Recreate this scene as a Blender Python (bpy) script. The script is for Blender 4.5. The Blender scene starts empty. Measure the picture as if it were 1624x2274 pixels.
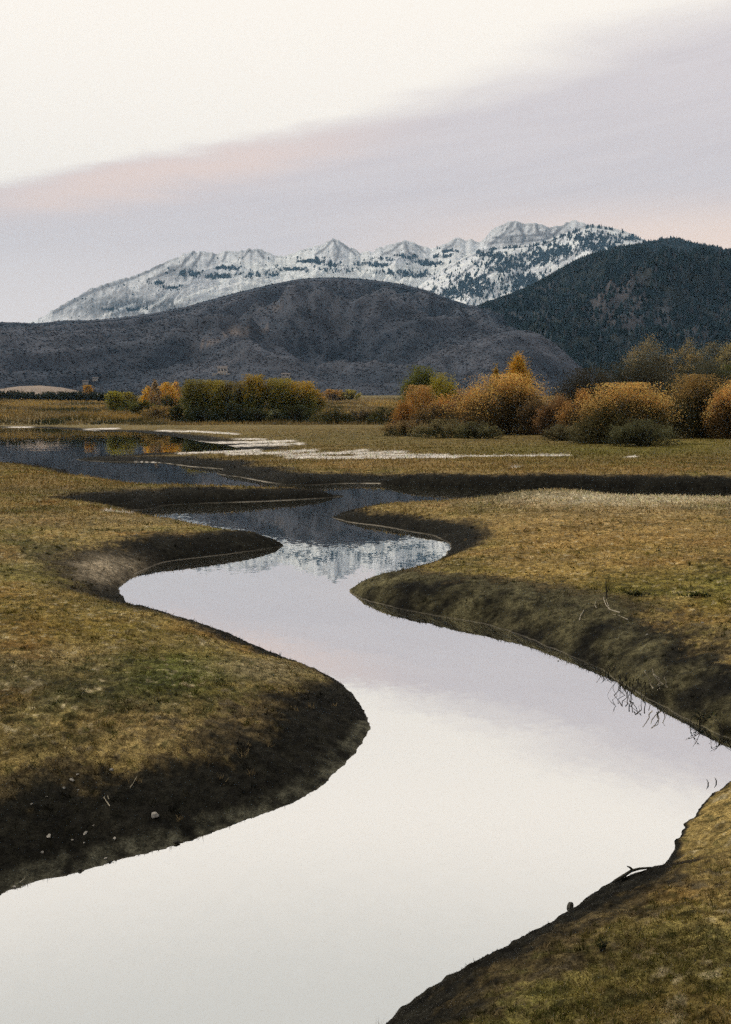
import bpy, bmesh, math, random
import numpy as np
from mathutils import Vector

scene = bpy.context.scene
COL = scene.collection
R = math.radians
rng = np.random.default_rng(7)
random.seed(7)

# ------------------------------------------------------------------ camera
CAM_H = 3.5
FPX, CX, CY = 2200.0, 812.0, 1137.0          # focal length and centre for a 1624 x 2274 picture
PITCH = R(5.76)
cam_d = bpy.data.cameras.new("camera")
cam = bpy.data.objects.new("camera", cam_d)
COL.objects.link(cam)
cam.location = (0, 0, CAM_H)
cam.rotation_euler = (R(90) - PITCH, 0, 0)
cam_d.sensor_fit = 'VERTICAL'
cam_d.sensor_height = 24.0
cam_d.lens = 24.0 * FPX / 2274.0
cam_d.clip_start = 0.05
cam_d.clip_end = 60000
scene.camera = cam

# ------------------------------------------------------------------ node helper
class NG:
    """short-hand for node trees"""
    def __init__(s, tree):
        s.t = tree
        tree.nodes.clear()
    def n(s, typ, **kw):
        nd = s.t.nodes.new(typ)
        for k, v in kw.items():
            setattr(nd, k, v)
        return nd
    def link(s, a, b):
        s.t.links.new(a, b)
    def put(s, sock, v):
        if isinstance(v, bpy.types.NodeSocket):
            s.link(v, sock)
        elif v is not None:
            if isinstance(v, (tuple, list)) and len(v) == 3 and sock.type == 'RGBA':
                v = (*v, 1)
            sock.default_value = v
    def math(s, op, a, b=None, c=None, clamp=False):
        nd = s.n('ShaderNodeMath', operation=op, use_clamp=clamp)
        for i, v in enumerate((a, b, c)):
            if v is not None:
                s.put(nd.inputs[i], v)
        return nd.outputs[0]
    def vmath(s, op, a, b=None, scale=None):
        nd = s.n('ShaderNodeVectorMath', operation=op)
        s.put(nd.inputs[0], a)
        if b is not None:
            s.put(nd.inputs[1], b)
        if scale is not None:
            s.put(nd.inputs['Scale'], scale)
        return nd.outputs[0] if op not in ('DOT_PRODUCT', 'LENGTH') else nd.outputs['Value']
    def smooth(s, x, a, b, lo=0.0, hi=1.0):
        nd = s.n('ShaderNodeMapRange', interpolation_type='SMOOTHSTEP')
        s.put(nd.inputs['Value'], x)
        for k, v in (('From Min', a), ('From Max', b), ('To Min', lo), ('To Max', hi)):
            s.put(nd.inputs[k], v)
        return nd.outputs[0]
    def mix(s, f, a, b, mode='MIX'):
        nd = s.n('ShaderNodeMix', data_type='RGBA', blend_type=mode)
        s.put(nd.inputs[0], f)
        s.put(nd.inputs[6], a)
        s.put(nd.inputs[7], b)
        return nd.outputs[2]
    def noise(s, vec, scale, detail=4, rough=0.55, dist=0.0):
        nd = s.n('ShaderNodeTexNoise')
        if vec is not None:
            s.link(vec, nd.inputs['Vector'])
        nd.inputs['Scale'].default_value = scale
        nd.inputs['Detail'].default_value = detail
        nd.inputs['Roughness'].default_value = rough
        nd.inputs['Distortion'].default_value = dist
        return nd.outputs[0]
    def comb(s, x, y, z):
        nd = s.n('ShaderNodeCombineXYZ')
        for i, v in enumerate((x, y, z)):
            s.put(nd.inputs[i], v)
        return nd.outputs[0]

# ------------------------------------------------------------------ sky
SUN_EL, SUN_AZ = 44.0, -68.0                  # azimuth measured from +Y towards +X
world = bpy.data.worlds.new("World")
scene.world = world
world.use_nodes = True
g = NG(world.node_tree)
tc = g.n('ShaderNodeTexCoord').outputs['Generated']
sep = g.n('ShaderNodeSeparateXYZ')
g.link(tc, sep.inputs[0])
X, Y, Z = sep.outputs
az = g.math('MULTIPLY', g.math('ARCTAN2', X, Y), 57.2958)
el = g.math('MULTIPLY', g.math('ARCSINE', Z), 57.2958)
azc = g.math('MINIMUM', g.math('MAXIMUM', az, -45.0), 45.0)
nvec = g.comb(g.math('MULTIPLY', az, 0.045), g.math('MULTIPLY', el, 0.28), 3.3)
n1 = g.noise(nvec, 1.6, 5, 0.55, 0.6)
nvec2 = g.comb(g.math('MULTIPLY', g.math('ADD', az, g.math('MULTIPLY', el, 2.6)), 0.06), g.math('MULTIPLY', g.math('SUBTRACT', el, g.math('MULTIPLY', az, 0.16)), 0.9), 8.1)
n2 = g.noise(nvec2, 1.0, 5, 0.6, 0.4)
# lower edge of the bright cream sky: a bank of cloud that climbs to the right
edge = g.math('ADD', g.math('MULTIPLY', azc, 0.205), 15.75)
edge = g.math('ADD', edge, g.math('MULTIPLY', g.math('SUBTRACT', n1, 0.5), 3.2))
rel = g.math('SUBTRACT', el, edge)
soft = g.smooth(az, -8.0, 16.0, 0.75, 3.2)
relS = g.math('DIVIDE', rel, soft)
bank = g.smooth(relS, -0.6, 1.0, 1.0, 0.0)
cream = (0.86, 0.795, 0.71)
bankc = g.mix(g.smooth(n2, 0.3, 0.7), (0.575, 0.52, 0.522), (0.61, 0.552, 0.548))
bankc = g.mix(g.smooth(el, 12.5, 4.0), bankc, (0.72, 0.65, 0.62))
# peach light caught under the edge, left of the middle
gl = g.math('DIVIDE', g.math('ADD', rel, 0.8), 1.05)
gl = g.math('EXPONENT', g.math('MULTIPLY', g.math('MULTIPLY', gl, gl), -1.0))
gl = g.math('MULTIPLY', gl, g.math('MULTIPLY', g.smooth(az, -27.0, -15.0), g.smooth(az, 7.0, -9.0)))
bankc = g.mix(g.math('MULTIPLY', gl, 0.68), bankc, (0.78, 0.60, 0.51))
# warm light low on the right, behind the mountains
lo = g.math('MULTIPLY', g.smooth(az, -6.0, 15.0), g.smooth(el, 12.3, 8.6))
bankc = g.mix(g.math('MULTIPLY', lo, 0.85), bankc, (0.92, 0.70, 0.56))
lo2 = g.math('MULTIPLY', g.smooth(az, -9.0, -20.0), g.smooth(el, 10.0, 4.0))
bankc = g.mix(g.math('MULTIPLY', lo2, 0.6), bankc, (0.73, 0.66, 0.63))
skyc = g.mix(bank, cream, bankc)
skyc = g.mix(g.smooth(el, 21.5, 33.0), skyc, (0.58, 0.56, 0.515))
# brightest overhead and towards the mountains, dim behind the viewer
back = g.smooth(Y, -0.5, 0.35, 0.6, 1.0)
skyc = g.mix(1.0, skyc, g.comb(back, back, back), 'MULTIPLY')
bgc = g.n('ShaderNodeBackground')
g.link(skyc, bgc.inputs[0])
bgc.inputs[1].default_value = 1.0
nish = g.n('ShaderNodeTexSky', sky_type='NISHITA', sun_disc=False)
nish.sun_elevation = R(SUN_EL)
nish.sun_rotation = R(SUN_AZ)
bgn = g.n('ShaderNodeBackground')
g.link(nish.outputs[0], bgn.inputs[0])
bgn.inputs[1].default_value = 0.08
mx = g.n('ShaderNodeMixShader')
mx.inputs[0].default_value = 0.97
g.link(bgn.outputs[0], mx.inputs[1])
g.link(bgc.outputs[0], mx.inputs[2])
out = g.n('ShaderNodeOutputWorld')
g.link(mx.outputs[0], out.inputs[0])

# ------------------------------------------------------------------ sun (overcast: weak, wide)
sd_ = bpy.data.lights.new("sun", 'SUN')
sd_.energy = 1.5
sd_.angle = R(16)
sd_.color = (1.0, 0.90, 0.76)
sun = bpy.data.objects.new("sun", sd_)
COL.objects.link(sun)
sdir = Vector((math.sin(R(SUN_AZ)) * math.cos(R(SUN_EL)), math.cos(R(SUN_AZ)) * math.cos(R(SUN_EL)), math.sin(R(SUN_EL))))
sun.rotation_euler = sdir.to_track_quat('Z', 'Y').to_euler()
sun.location = (0, 0, 50)

vs = scene.view_settings
vs.view_transform = 'Standard'
vs.look = 'None'
vs.exposure = 0.45
vs.gamma = 1.0
vs.use_curve_mapping = False
scene.cycles.max_bounces = 6
scene.cycles.volume_bounces = 0
scene.cycles.caustics_reflective = False
scene.cycles.use_denoising = False          # the photograph is grainy
scene.cycles.use_adaptive_sampling = True
scene.cycles.adaptive_threshold = 0.05
scene.cycles.adaptive_min_samples = 24

# ------------------------------------------------------------------ projection helpers
cp, sp = math.cos(PITCH), math.sin(PITCH)
def ray(px, py):
    u = (np.asarray(px, float) - CX) / FPX
    v = (CY - np.asarray(py, float)) / FPX
    return u, cp + v * sp, -sp + v * cp
def unproj(px, py, z=0.0):
    dx, dy, dz = ray(px, py)
    t = (np.asarray(z) - CAM_H) / dz
    return dx * t, dy * t
def proj(x, y, z):
    zz = np.asarray(z) - CAM_H
    f = np.maximum(y * cp - zz * sp, 1e-3)
    u = y * sp + zz * cp
    return CX + FPX * x / f, CY - FPX * u / f
def azel(px, py):
    dx, dy, dz = ray(px, py)
    return np.arctan2(dx, dy), dz / np.hypot(dx, dy)     # azimuth, tan(elevation)

# ------------------------------------------------------------------ numpy noise
_perm = np.random.default_rng(3).permutation(4096)
def pnoise(x, y, seed=0):
    x = np.asarray(x, float) + seed * 17.31
    y = np.asarray(y, float) - seed * 9.77
    xi = np.floor(x).astype(np.int64); yi = np.floor(y).astype(np.int64)
    xf = x - xi; yf = y - yi
    def gr(ix, iy, fx, fy):
        h = _perm[(_perm[ix & 4095] + iy) & 4095] * (2 * math.pi / 4096)
        return np.cos(h) * fx + np.sin(h) * fy
    u = xf * xf * xf * (xf * (xf * 6 - 15) + 10)
    v = yf * yf * yf * (yf * (yf * 6 - 15) + 10)
    a = gr(xi, yi, xf, yf); b = gr(xi + 1, yi, xf - 1, yf)
    c = gr(xi, yi + 1, xf, yf - 1); d = gr(xi + 1, yi + 1, xf - 1, yf - 1)
    return 1.5 * ((a + (b - a) * u) * (1 - v) + (c + (d - c) * u) * v)
def fbm(x, y, o=4, seed=0, gain=0.5):
    s = 0; a = 1.0; f = 1.0; t = 0
    for k in range(o):
        s = s + a * pnoise(x * f, y * f, seed + k); t += a; a *= gain; f *= 2.03
    return s / t
def ridged(x, y, o=4, seed=0):
    s = 0; a = 1.0; f = 1.0; t = 0
    for k in range(o):
        s = s + a * (1 - 2 * np.abs(pnoise(x * f, y * f, seed + k))); t += a; a *= 0.5; f *= 2.1
    return s / t
def sstep(x, a, b):
    t = np.clip((x - a) / (b - a), 0, 1)
    return t * t * (3 - 2 * t)
def lerp(a, b, t):
    return a + (b - a) * t
def cmix(c, col, w):
    return c + (np.asarray(col) - c) * w[..., None]

# ------------------------------------------------------------------ object helpers
def mesh_np(name, verts, faces, mat, parent=None, col=None, smooth=True):
    """faces: (n,k) int array, all the same size"""
    me = bpy.data.meshes.new(name)
    verts = np.ascontiguousarray(verts, np.float32)
    faces = np.ascontiguousarray(faces, np.int32)
    n, k = faces.shape
    me.vertices.add(len(verts)); me.vertices.foreach_set('co', verts.ravel())
    me.loops.add(n * k); me.loops.foreach_set('vertex_index', faces.ravel())
    me.polygons.add(n)
    me.polygons.foreach_set('loop_start', np.arange(0, n * k, k, dtype=np.int32))
    me.polygons.foreach_set('use_smooth', np.full(n, smooth))
    if col is not None:
        a = me.attributes.new('Col', 'FLOAT_COLOR', 'POINT')
        c = np.ones((len(verts), 4), np.float32); c[:, :3] = col
        a.data.foreach_set('color', c.ravel())
    me.update(calc_edges=True)
    me.materials.append(mat)
    o = bpy.data.objects.new(name, me)
    COL.objects.link(o)
    if parent is not None:
        o.parent = parent
    return o
def empty(name, loc):
    o = bpy.data.objects.new(name, None)
    o.empty_display_size = 0.2
    o.location = loc
    COL.objects.link(o)
    return o
def tag(o, label, cat=None, group=None, kind=None):
    o['label'] = label
    if cat: o['category'] = cat
    if group: o['group'] = group
    if kind: o['kind'] = kind
    return o
def grid_faces(nr, nc):
    i = np.arange((nr - 1) * (nc - 1))
    r, c = i // (nc - 1), i % (nc - 1)
    a = r * nc + c
    return np.stack([a, a + 1, a + nc + 1, a + nc], 1)
class Tubes:
    """tapered tubes gathered into one mesh"""
    def __init__(s): s.v = []; s.f = []; s.n = 0
    def add(s, pts, rad, sides=6):
        pts = [Vector(p) for p in pts]
        if not hasattr(rad, '__len__'): rad = [rad] * len(pts)
        for i, p in enumerate(pts):
            d = (pts[min(i + 1, len(pts) - 1)] - pts[max(i - 1, 0)]).normalized()
            a = d.cross(Vector((0.31, 0.17, 0.93))).normalized()
            b = d.cross(a)
            for k in range(sides):
                t = 2 * math.pi * k / sides
                s.v.append(p + (a * math.cos(t) + b * math.sin(t)) * rad[i])
        for i in range(len(pts) - 1):
            for k in range(sides):
                q = s.n + i * sides
                s.f.append((q + k, q + (k + 1) % sides, q + sides + (k + 1) % sides, q + sides + k))
        for e in (0, len(pts) - 1):      # close the ends
            q = s.n + e * sides
            s.v.append(pts[e]); c = s.n + len(pts) * sides + (0 if e == 0 else 1)
            for k in range(sides):
                s.f.append((q + k, q + (k + 1) % sides, c, c))
        s.n += len(pts) * sides + 2
    def build(s, name, mat, parent=None):
        me = bpy.data.meshes.new(name)
        me.from_pydata([tuple(v) for v in s.v], [], [f if f[2] != f[3] else f[:3] for f in s.f])
        for p in me.polygons: p.use_smooth = True
        me.materials.append(mat)
        o = bpy.data.objects.new(name, me); COL.objects.link(o)
        if parent is not None: o.parent = parent
        return o

# ------------------------------------------------------------------ materials
def mat_new(name):
    m = bpy.data.materials.new(name); m.use_nodes = True
    gg = NG(m.node_tree)
    return m, gg
def out_surf(gg, sh):
    o = gg.n('ShaderNodeOutputMaterial'); gg.link(sh, o.inputs['Surface'])
def principled(gg, col, rough=0.9, spec=0.2, normal=None):
    p = gg.n('ShaderNodeBsdfPrincipled')
    gg.put(p.inputs['Base Color'], col); gg.put(p.inputs['Roughness'], rough)
    p.inputs['Specular IOR Level'].default_value = spec
    if normal is not None: gg.link(normal, p.inputs['Normal'])
    return p.outputs[0]
def attr(gg, name='Col'):
    return gg.n('ShaderNodeAttribute', attribute_name=name).outputs[0]
def bump(gg, h, strength, dist):
    b = gg.n('ShaderNodeBump'); b.inputs['Strength'].default_value = strength
    b.inputs['Distance'].default_value = dist; gg.link(h, b.inputs['Height'])
    return b.outputs[0]

def mat_ground():
    m, gg = mat_new('ground_turf_and_mud')
    P = gg.n('ShaderNodeTexCoord').outputs['Object']
    c = attr(gg)
    n1 = gg.noise(P, 9.0, 6, 0.72)
    n2 = gg.noise(P, 55.0, 4, 0.7)
    n3 = gg.noise(P, 1.3, 5, 0.62)
    f = gg.math('MULTIPLY', gg.smooth(n1, 0.3, 0.7, 0.3, 1.65), gg.smooth(n2, 0.3, 0.7, 0.5, 1.5))
    f = gg.math('MULTIPLY', f, gg.smooth(n3, 0.3, 0.7, 0.65, 1.35))
    cc = gg.mix(1.0, c, gg.comb(f, f, f), 'MULTIPLY')
    # thin line of pale silt left by the falling water
    sx = gg.n('ShaderNodeSeparateXYZ'); gg.link(P, sx.inputs[0])
    rimf = gg.math('MULTIPLY', gg.n('ShaderNodeAttribute', attribute_name='Rim').outputs['Fac'], gg.smooth(gg.math('DIVIDE', sx.outputs[2], gg.n('ShaderNodeAttribute', attribute_name='RimH').outputs['Fac']), 0.4, 1.0, 1.0, 0.0))
    rimf = gg.math('MULTIPLY', rimf, gg.smooth(gg.noise(P, 0.35, 3, 0.6), 0.38, 0.58, 0.12, 0.95))
    cc = gg.mix(rimf, cc, (0.52, 0.46, 0.37))
    h = gg.math('ADD', gg.math('MULTIPLY', n1, 1.0), gg.math('MULTIPLY', n2, 0.4))
    out_surf(gg, principled(gg, cc, 0.95, 0.1, bump(gg, h, 0.8, 0.05)))
    return m
def mat_leaf(name, trans=0.3, scale=3.0):
    m, gg = mat_new(name)
    c = attr(gg)
    P = gg.n('ShaderNodeTexCoord').outputs['Object']
    f = gg.smooth(gg.noise(P, scale, 2, 0.6), 0.25, 0.75, 0.75, 1.25)
    c = gg.mix(1.0, c, gg.comb(f, f, f), 'MULTIPLY')
    d = gg.n('ShaderNodeBsdfDiffuse'); gg.link(c, d.inputs[0])
    t = gg.n('ShaderNodeBsdfTranslucent'); gg.link(c, t.inputs[0])
    mxx = gg.n('ShaderNodeMixShader'); mxx.inputs[0].default_value = trans
    gg.link(d.outputs[0], mxx.inputs[1]); gg.link(t.outputs[0], mxx.inputs[2])
    out_surf(gg, mxx.outputs[0])
    return m
def mat_plain(name, a, b, scale, rough=0.9, bmp=0.4, bd=0.02):
    m, gg = mat_new(name)
    P = gg.n('ShaderNodeTexCoord').outputs['Object']
    n = gg.noise(P, scale, 5, 0.65)
    out_surf(gg, principled(gg, gg.mix(gg.smooth(n, 0.3, 0.7), a, b), rough, 0.2, bump(gg, n, bmp, bd)))
    return m
def mat_hill(name, scale, lo, hi, bd):
    m, gg = mat_new(name)
    P = gg.n('ShaderNodeTexCoord').outputs['Object']
    c = attr(gg)
    n = gg.noise(P, scale, 6, 0.7)
    f = gg.smooth(n, 0.28, 0.72, lo, hi)
    cc = gg.mix(1.0, c, gg.comb(f, f, f), 'MULTIPLY')
    out_surf(gg, principled(gg, cc, 0.95, 0.05, bump(gg, n, 0.8, bd)))
    return m
def mat_water():
    m, gg = mat_new('still_water')
    P = gg.n('ShaderNodeTexCoord').outputs['Object']
    nt = gg.n('ShaderNodeTexNoise'); gg.link(P, nt.inputs['Vector'])
    nt.inputs['Scale'].default_value = 7.0; nt.inputs['Detail'].default_value = 3
    nt2 = gg.n('ShaderNodeTexNoise'); gg.link(P, nt2.inputs['Vector'])
    nt2.inputs['Scale'].default_value = 0.35; nt2.inputs['Detail'].default_value = 2
    a = gg.vmath('MULTIPLY', gg.vmath('SUBTRACT', nt.outputs['Color'], (0.5, 0.5, 0.5)), (0.013, 0.013, 0.0))
    b = gg.vmath('MULTIPLY', gg.vmath('SUBTRACT', nt2.outputs['Color'], (0.5, 0.5, 0.5)), (0.008, 0.008, 0.0))
    nrm = gg.vmath('NORMALIZE', gg.vmath('ADD', gg.vmath('ADD', a, b), (0, 0, 1)))
    gl = gg.n('ShaderNodeBsdfGlossy'); gl.inputs['Color'].default_value = (0.94, 0.935, 0.925, 1)
    gl.inputs['Roughness'].default_value = 0.015; gg.link(nrm, gl.inputs['Normal'])
    d = gg.n('ShaderNodeBsdfDiffuse'); d.inputs[0].default_value = (0.045, 0.045, 0.03, 1)
    fr = gg.n('ShaderNodeFresnel'); fr.inputs['IOR'].default_value = 8.0
    f = gg.smooth(fr.outputs[0], 0.5, 0.72, 0.92, 0.97)
    mxx = gg.n('ShaderNodeMixShader'); gg.link(f, mxx.inputs[0])
    gg.link(d.outputs[0], mxx.inputs[1]); gg.link(gl.outputs[0], mxx.inputs[2])
    out_surf(gg, mxx.outputs[0])
    return m
M_GROUND = mat_ground()
M_LEAF = mat_leaf('autumn_leaves', 0.45, 0.8)
M_GRASS = mat_leaf('dry_grass', 0.3, 2.0)
M_CONIFER = mat_leaf('conifer_needles', 0.0, 0.02)
M_SCRUB = mat_leaf('bare_scrub', 0.0, 0.02)
M_BARK = mat_plain('bark', (0.05, 0.04, 0.03), (0.10, 0.08, 0.06), 6.0)
M_STONE = mat_plain('pale_stone', (0.20, 0.185, 0.16), (0.40, 0.37, 0.33), 30.0, 0.9, 0.5, 0.01)
M_CLOD = mat_plain('wet_clod', (0.012, 0.011, 0.009), (0.03, 0.027, 0.02), 40.0, 0.8, 0.6, 0.01)
M_DRYSTEM = mat_plain('dry_stem', (0.30, 0.26, 0.19), (0.42, 0.37, 0.28), 60.0)
M_DARKSTEM = mat_plain('dark_stem', (0.018, 0.017, 0.012), (0.045, 0.04, 0.03), 60.0)
M_WATER = mat_water()

# ------------------------------------------------------------------ shorelines, traced then laid on the water plane
# rows: (x, y) in 1624 x 2274 picture coordinates; z = height of the visible bank edge, push = metres from that edge back to the
# waterline (for banks that fall away from the viewer); Hs, Ls = rise and run of the steep bank; mud = width of bare, shade-darkened mud; rim = pale rim
def P(x, y, Hs=0.4, Ls=0.4, mud=0.9, rim=0.3, z=0.0, push=0.0):
    return (x, y, z, push, Hs, Ls, mud, rim)
A_ = dict(Hs=0.42, Ls=1.25, mud=1.4, rim=0.1)
Ab = dict(Hs=0.30, Ls=0.75, mud=0.85, rim=0.0, z=0.05, push=0.15)
B_ = dict(Hs=0.42, Ls=0.55, mud=1.5, rim=0.3)
Bb = dict(Hs=0.25, Ls=0.7, mud=0.5, rim=0.1, z=0.12, push=0.5)
C_ = dict(Hs=0.40, Ls=0.5, mud=1.9, rim=0.5)
Cb = dict(Hs=0.2, Ls=1.0, mud=0.3, rim=0.15, z=0.2, push=1.2)
LEFT = [P(-900, 2420, **A_), P(-400, 2160, **A_), P(0, 1988, **A_), P(150, 1942, **A_), P(250, 1912, **A_), P(400, 1872, **A_),
        P(500, 1839, **A_), P(600, 1804, **A_), P(700, 1754, **A_), P(760, 1709, **A_), P(800, 1662, **A_), P(817, 1620, **A_),
        P(808, 1585, **A_), P(785, 1545, **{**Ab, 'mud': 0.3}), P(745, 1505, **{**Ab, 'mud': 0.2}), P(700, 1482, **{**Ab, 'mud': 0.3}), P(645, 1464, **Ab), P(585, 1438, **Ab),
        P(520, 1409, **Ab), P(460, 1389, **Ab), P(400, 1369, **Ab), P(300, 1342, **Ab), P(277, 1326, **Ab), P(267, 1311, **B_),
        P(274, 1297, **B_), P(300, 1277, **B_), P(350, 1253, **B_), P(400, 1243, **B_), P(475, 1235, **B_), P(550, 1225, **B_),
        P(600, 1217, **B_), P(632, 1211, **B_), P(600, 1198, **Bb), P(525, 1182, **Bb), P(450, 1167, **Bb), P(375, 1157, **Bb),
        P(345, 1150, **Bb), P(324, 1140, Hs=0.2, Ls=0.9, mud=0.9, rim=0.5), P(270, 1137, **C_), P(228, 1133, **C_), P(270, 1131, **C_), P(315, 1133, **C_),
        P(340, 1129, **C_), P(370, 1122, **C_), P(450, 1118, **C_), P(575, 1114, **C_), P(675, 1109, **C_), P(735, 1105, **C_), P(764, 1102, **C_),
        P(738, 1096, **Cb), P(650, 1091, **Cb), P(500, 1086, **Cb), P(385, 1082, **Cb), P(316, 1075, **Cb), P(256, 1065, **Cb),
        P(200, 1058, **Cb), P(159, 1052, **Cb), P(154, 1047, Hs=0.12, Ls=0.6, mud=2.2, rim=0.1), P(123, 1040, Hs=0.12, Ls=0.6, mud=2.2, rim=0.1), P(77, 1034, Hs=0.12, Ls=0.6, mud=2.2, rim=0.1),
        P(0, 1030, Hs=0.12, Ls=0.6, mud=2.2, rim=0.1), P(-300, 1026), P(-1500, 1020)]
Ff = dict(Hs=0.42, Ls=0.45, mud=1.7, rim=0.25)
Ft = dict(Hs=0.3, Ls=0.7, mud=1.2, rim=0.6)
Fb = dict(Hs=0.3, Ls=0.9, mud=0.3, rim=0.0)
RIGHT = [P(2600, 1096, **Fb, z=0.7, push=4.0), P(1800, 1096, **Fb, z=0.7, push=4.0), P(1624, 1095, **Fb, z=0.7, push=4.0), P(1400, 1092, **Fb, z=0.7, push=4.0),
         P(1300, 1088, **Fb, z=0.75, push=4.0), P(1225, 1083, **Fb, z=0.75, push=4.0), P(1150, 1094, **Fb, z=0.6, push=3.0),
         P(1080, 1103, **Fb, z=0.45, push=2.2), P(1000, 1114, **Fb, z=0.3, push=1.5), P(880, 1126, **Fb, z=0.15, push=0.6), P(800, 1136, **Ft),
         P(752, 1144, **Ft), P(738, 1150, **Ft), P(767, 1158, **Ft), P(806, 1164, **Ft), P(854, 1170, **Ft), P(912, 1181, **Ft), P(962, 1190, **Ft),
         P(987, 1202, **Ft), P(1000, 1214, **Ft), P(977, 1236, **Bb), P(937, 1253, **Bb), P(887, 1268, **Bb), P(837, 1281, **Bb), P(800, 1294, **Bb),
         P(778, 1312, **Ff), P(795, 1326, **Ff), P(830, 1338, **Ff), P(937, 1361, **Ff), P(1062, 1383, **Ff), P(1137, 1405, **Ff), P(1182, 1422, **Ff),
         P(1272, 1459, **Ff), P(1333, 1485, **Ff), P(1366, 1507, **Ff), P(1412, 1538, **Ff), P(1478, 1571, **Ff), P(1530, 1600, **Ff),
         P(1624, 1640, **Ff), P(1760, 1662, **Ff), P(2100, 1680, **Ff), P(2700, 1690, **Ff)]
Hc = dict(Hs=0.5, Ls=0.55, mud=1.15, rim=0.0, z=0.33, push=0.55)
Hd = dict(Hs=0.22, Ls=1.0, mud=0.02, rim=0.0, z=0.05, push=0.05)
He = dict(Hs=0.3, Ls=0.9, mud=0.12, rim=0.0, z=0.12, push=0.15)
NEAR = [P(2700, 1738, **Hd), P(2100, 1728, **Hd), P(1800, 1716, **Hd), P(1720, 1712, **Hd), P(1660, 1714, **Hd), P(1626, 1724, **Hd), P(1592, 1750, **Hd), P(1562, 1788, **Hd), P(1534, 1820, **Hd), P(1510, 1862, **Hd),
        P(1484, 1897, **He), P(1445, 1928, **He), P(1373, 1955, **Hc), P(1300, 1995, **Hc), P(1267, 2017, **Hc), P(1200, 2060, **Hc),
        P(1156, 2096, **Hc), P(1108, 2115, **Hc), P(1037, 2159, **Hc), P(965, 2207, **Hc), P(897, 2255, **Hc), P(830, 2310, **Hc), P(700, 2440, **Hc)]
NEAR_TAIL = [(-1.6, 3.2), (-5, 0.5), (-14, -6), (-40, -40), (60, -40), (60, 5), (14, 6)]
E_ = dict(Hs=0.6, Ls=0.5, mud=1.5, rim=0.0)
D_ = dict(Hs=0.42, Ls=0.6, mud=2.6, rim=0.8)
Dt = dict(Hs=0.14, Ls=0.8, mud=6.0, rim=0.2)
G_ = dict(Hs=0.12, Ls=3.0, mud=5.0, rim=0.0)
FAR = [P(3200, 1089, **E_), P(1624, 1089, **E_), P(1400, 1087, **E_), P(1180, 1086, **E_), P(1000, 1083, **E_), P(900, 1079, **E_), P(846, 1076, **E_),
       P(838, 1074, Hs=0.2, Ls=0.8, mud=2.5, rim=0.8), P(764, 1074, Hs=0.4, Ls=0.7, mud=2.5, rim=0.6), P(700, 1077, **{**D_, 'rim': 0.1}), P(633, 1076, **{**D_, 'rim': 0.1}), P(588, 1070, **D_),
       P(534, 1060, **D_), P(486, 1053, **D_), P(484, 1049, **D_), P(497, 1044, **D_), P(486, 1041, **D_), P(422, 1036, **D_), P(390, 1032, **{**D_, 'Hs': 0.25}),
       P(340, 1027, **Dt), P(225, 1025, **Dt), P(169, 1020, **Dt), P(256, 1013, **Dt), P(333, 1009, **Dt), P(416, 1006, **Dt), P(500, 1001, **G_), P(536, 999, **G_),
       P(500, 988, **G_), P(440, 980, **G_), P(400, 972, **G_), P(330, 963, **G_), P(270, 958, **G_), P(200, 957, **G_), P(100, 951, **G_), P(0, 949, **G_),
       P(-600, 947, **G_), P(-3000, 947, **G_)]
FAR_TAIL = [(-400, 900), (900, 900), (900, 60)]

def catmull(pts, n=7):
    pts = np.array(pts, float); o = []
    for i in range(len(pts) - 1):
        p0, p1, p2, p3 = pts[max(i - 1, 0)], pts[i], pts[i + 1], pts[min(i + 2, len(pts) - 1)]
        for t in np.linspace(0, 1, n, endpoint=False):
            a = 0.5 * (2 * p1 + (p2 - p0) * t + (2 * p0 - 5 * p1 + 4 * p2 - p3) * t * t + (3 * p1 - p0 - 3 * p2 + p3) * t ** 3)
            a[2:] = p1[2:] + (p2[2:] - p1[2:]) * t
            o.append(a)
    o.append(pts[-1])
    return np.array(o)
def shore(pts, tail=()):
    c = catmull(pts)
    x, y = unproj(c[:, 0], c[:, 1], c[:, 2])
    d = np.hypot(x, y); k = 1 + c[:, 3] / d
    w = np.stack([x * k, y * k], 1)
    prm = c[:, 4:8]
    if len(tail):
        w = np.vstack([w, np.array(tail, float)])
        prm = np.vstack([prm, np.repeat(prm[-1:], len(tail), 0)])
    return w, prm
left_w, left_p = shore(LEFT, [(-160, 60), (-160, -60), (-30, -30)])
right_w, right_p = shore(RIGHT, [(60, 14), (80, 30)])
near_w, near_p = shore(NEAR, NEAR_TAIL)
far_w, far_p = shore(FAR, FAR_TAIL)
POLYS = [(left_w, left_p), (right_w, right_p), (near_w, near_p), (far_w, far_p)]
PLAT = np.array([[0.40, 5.0], [0.38, 5.0], [1.5, 4.2], [0.45, 25.0]])      # gentle rise behind each bank: height, run

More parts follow.
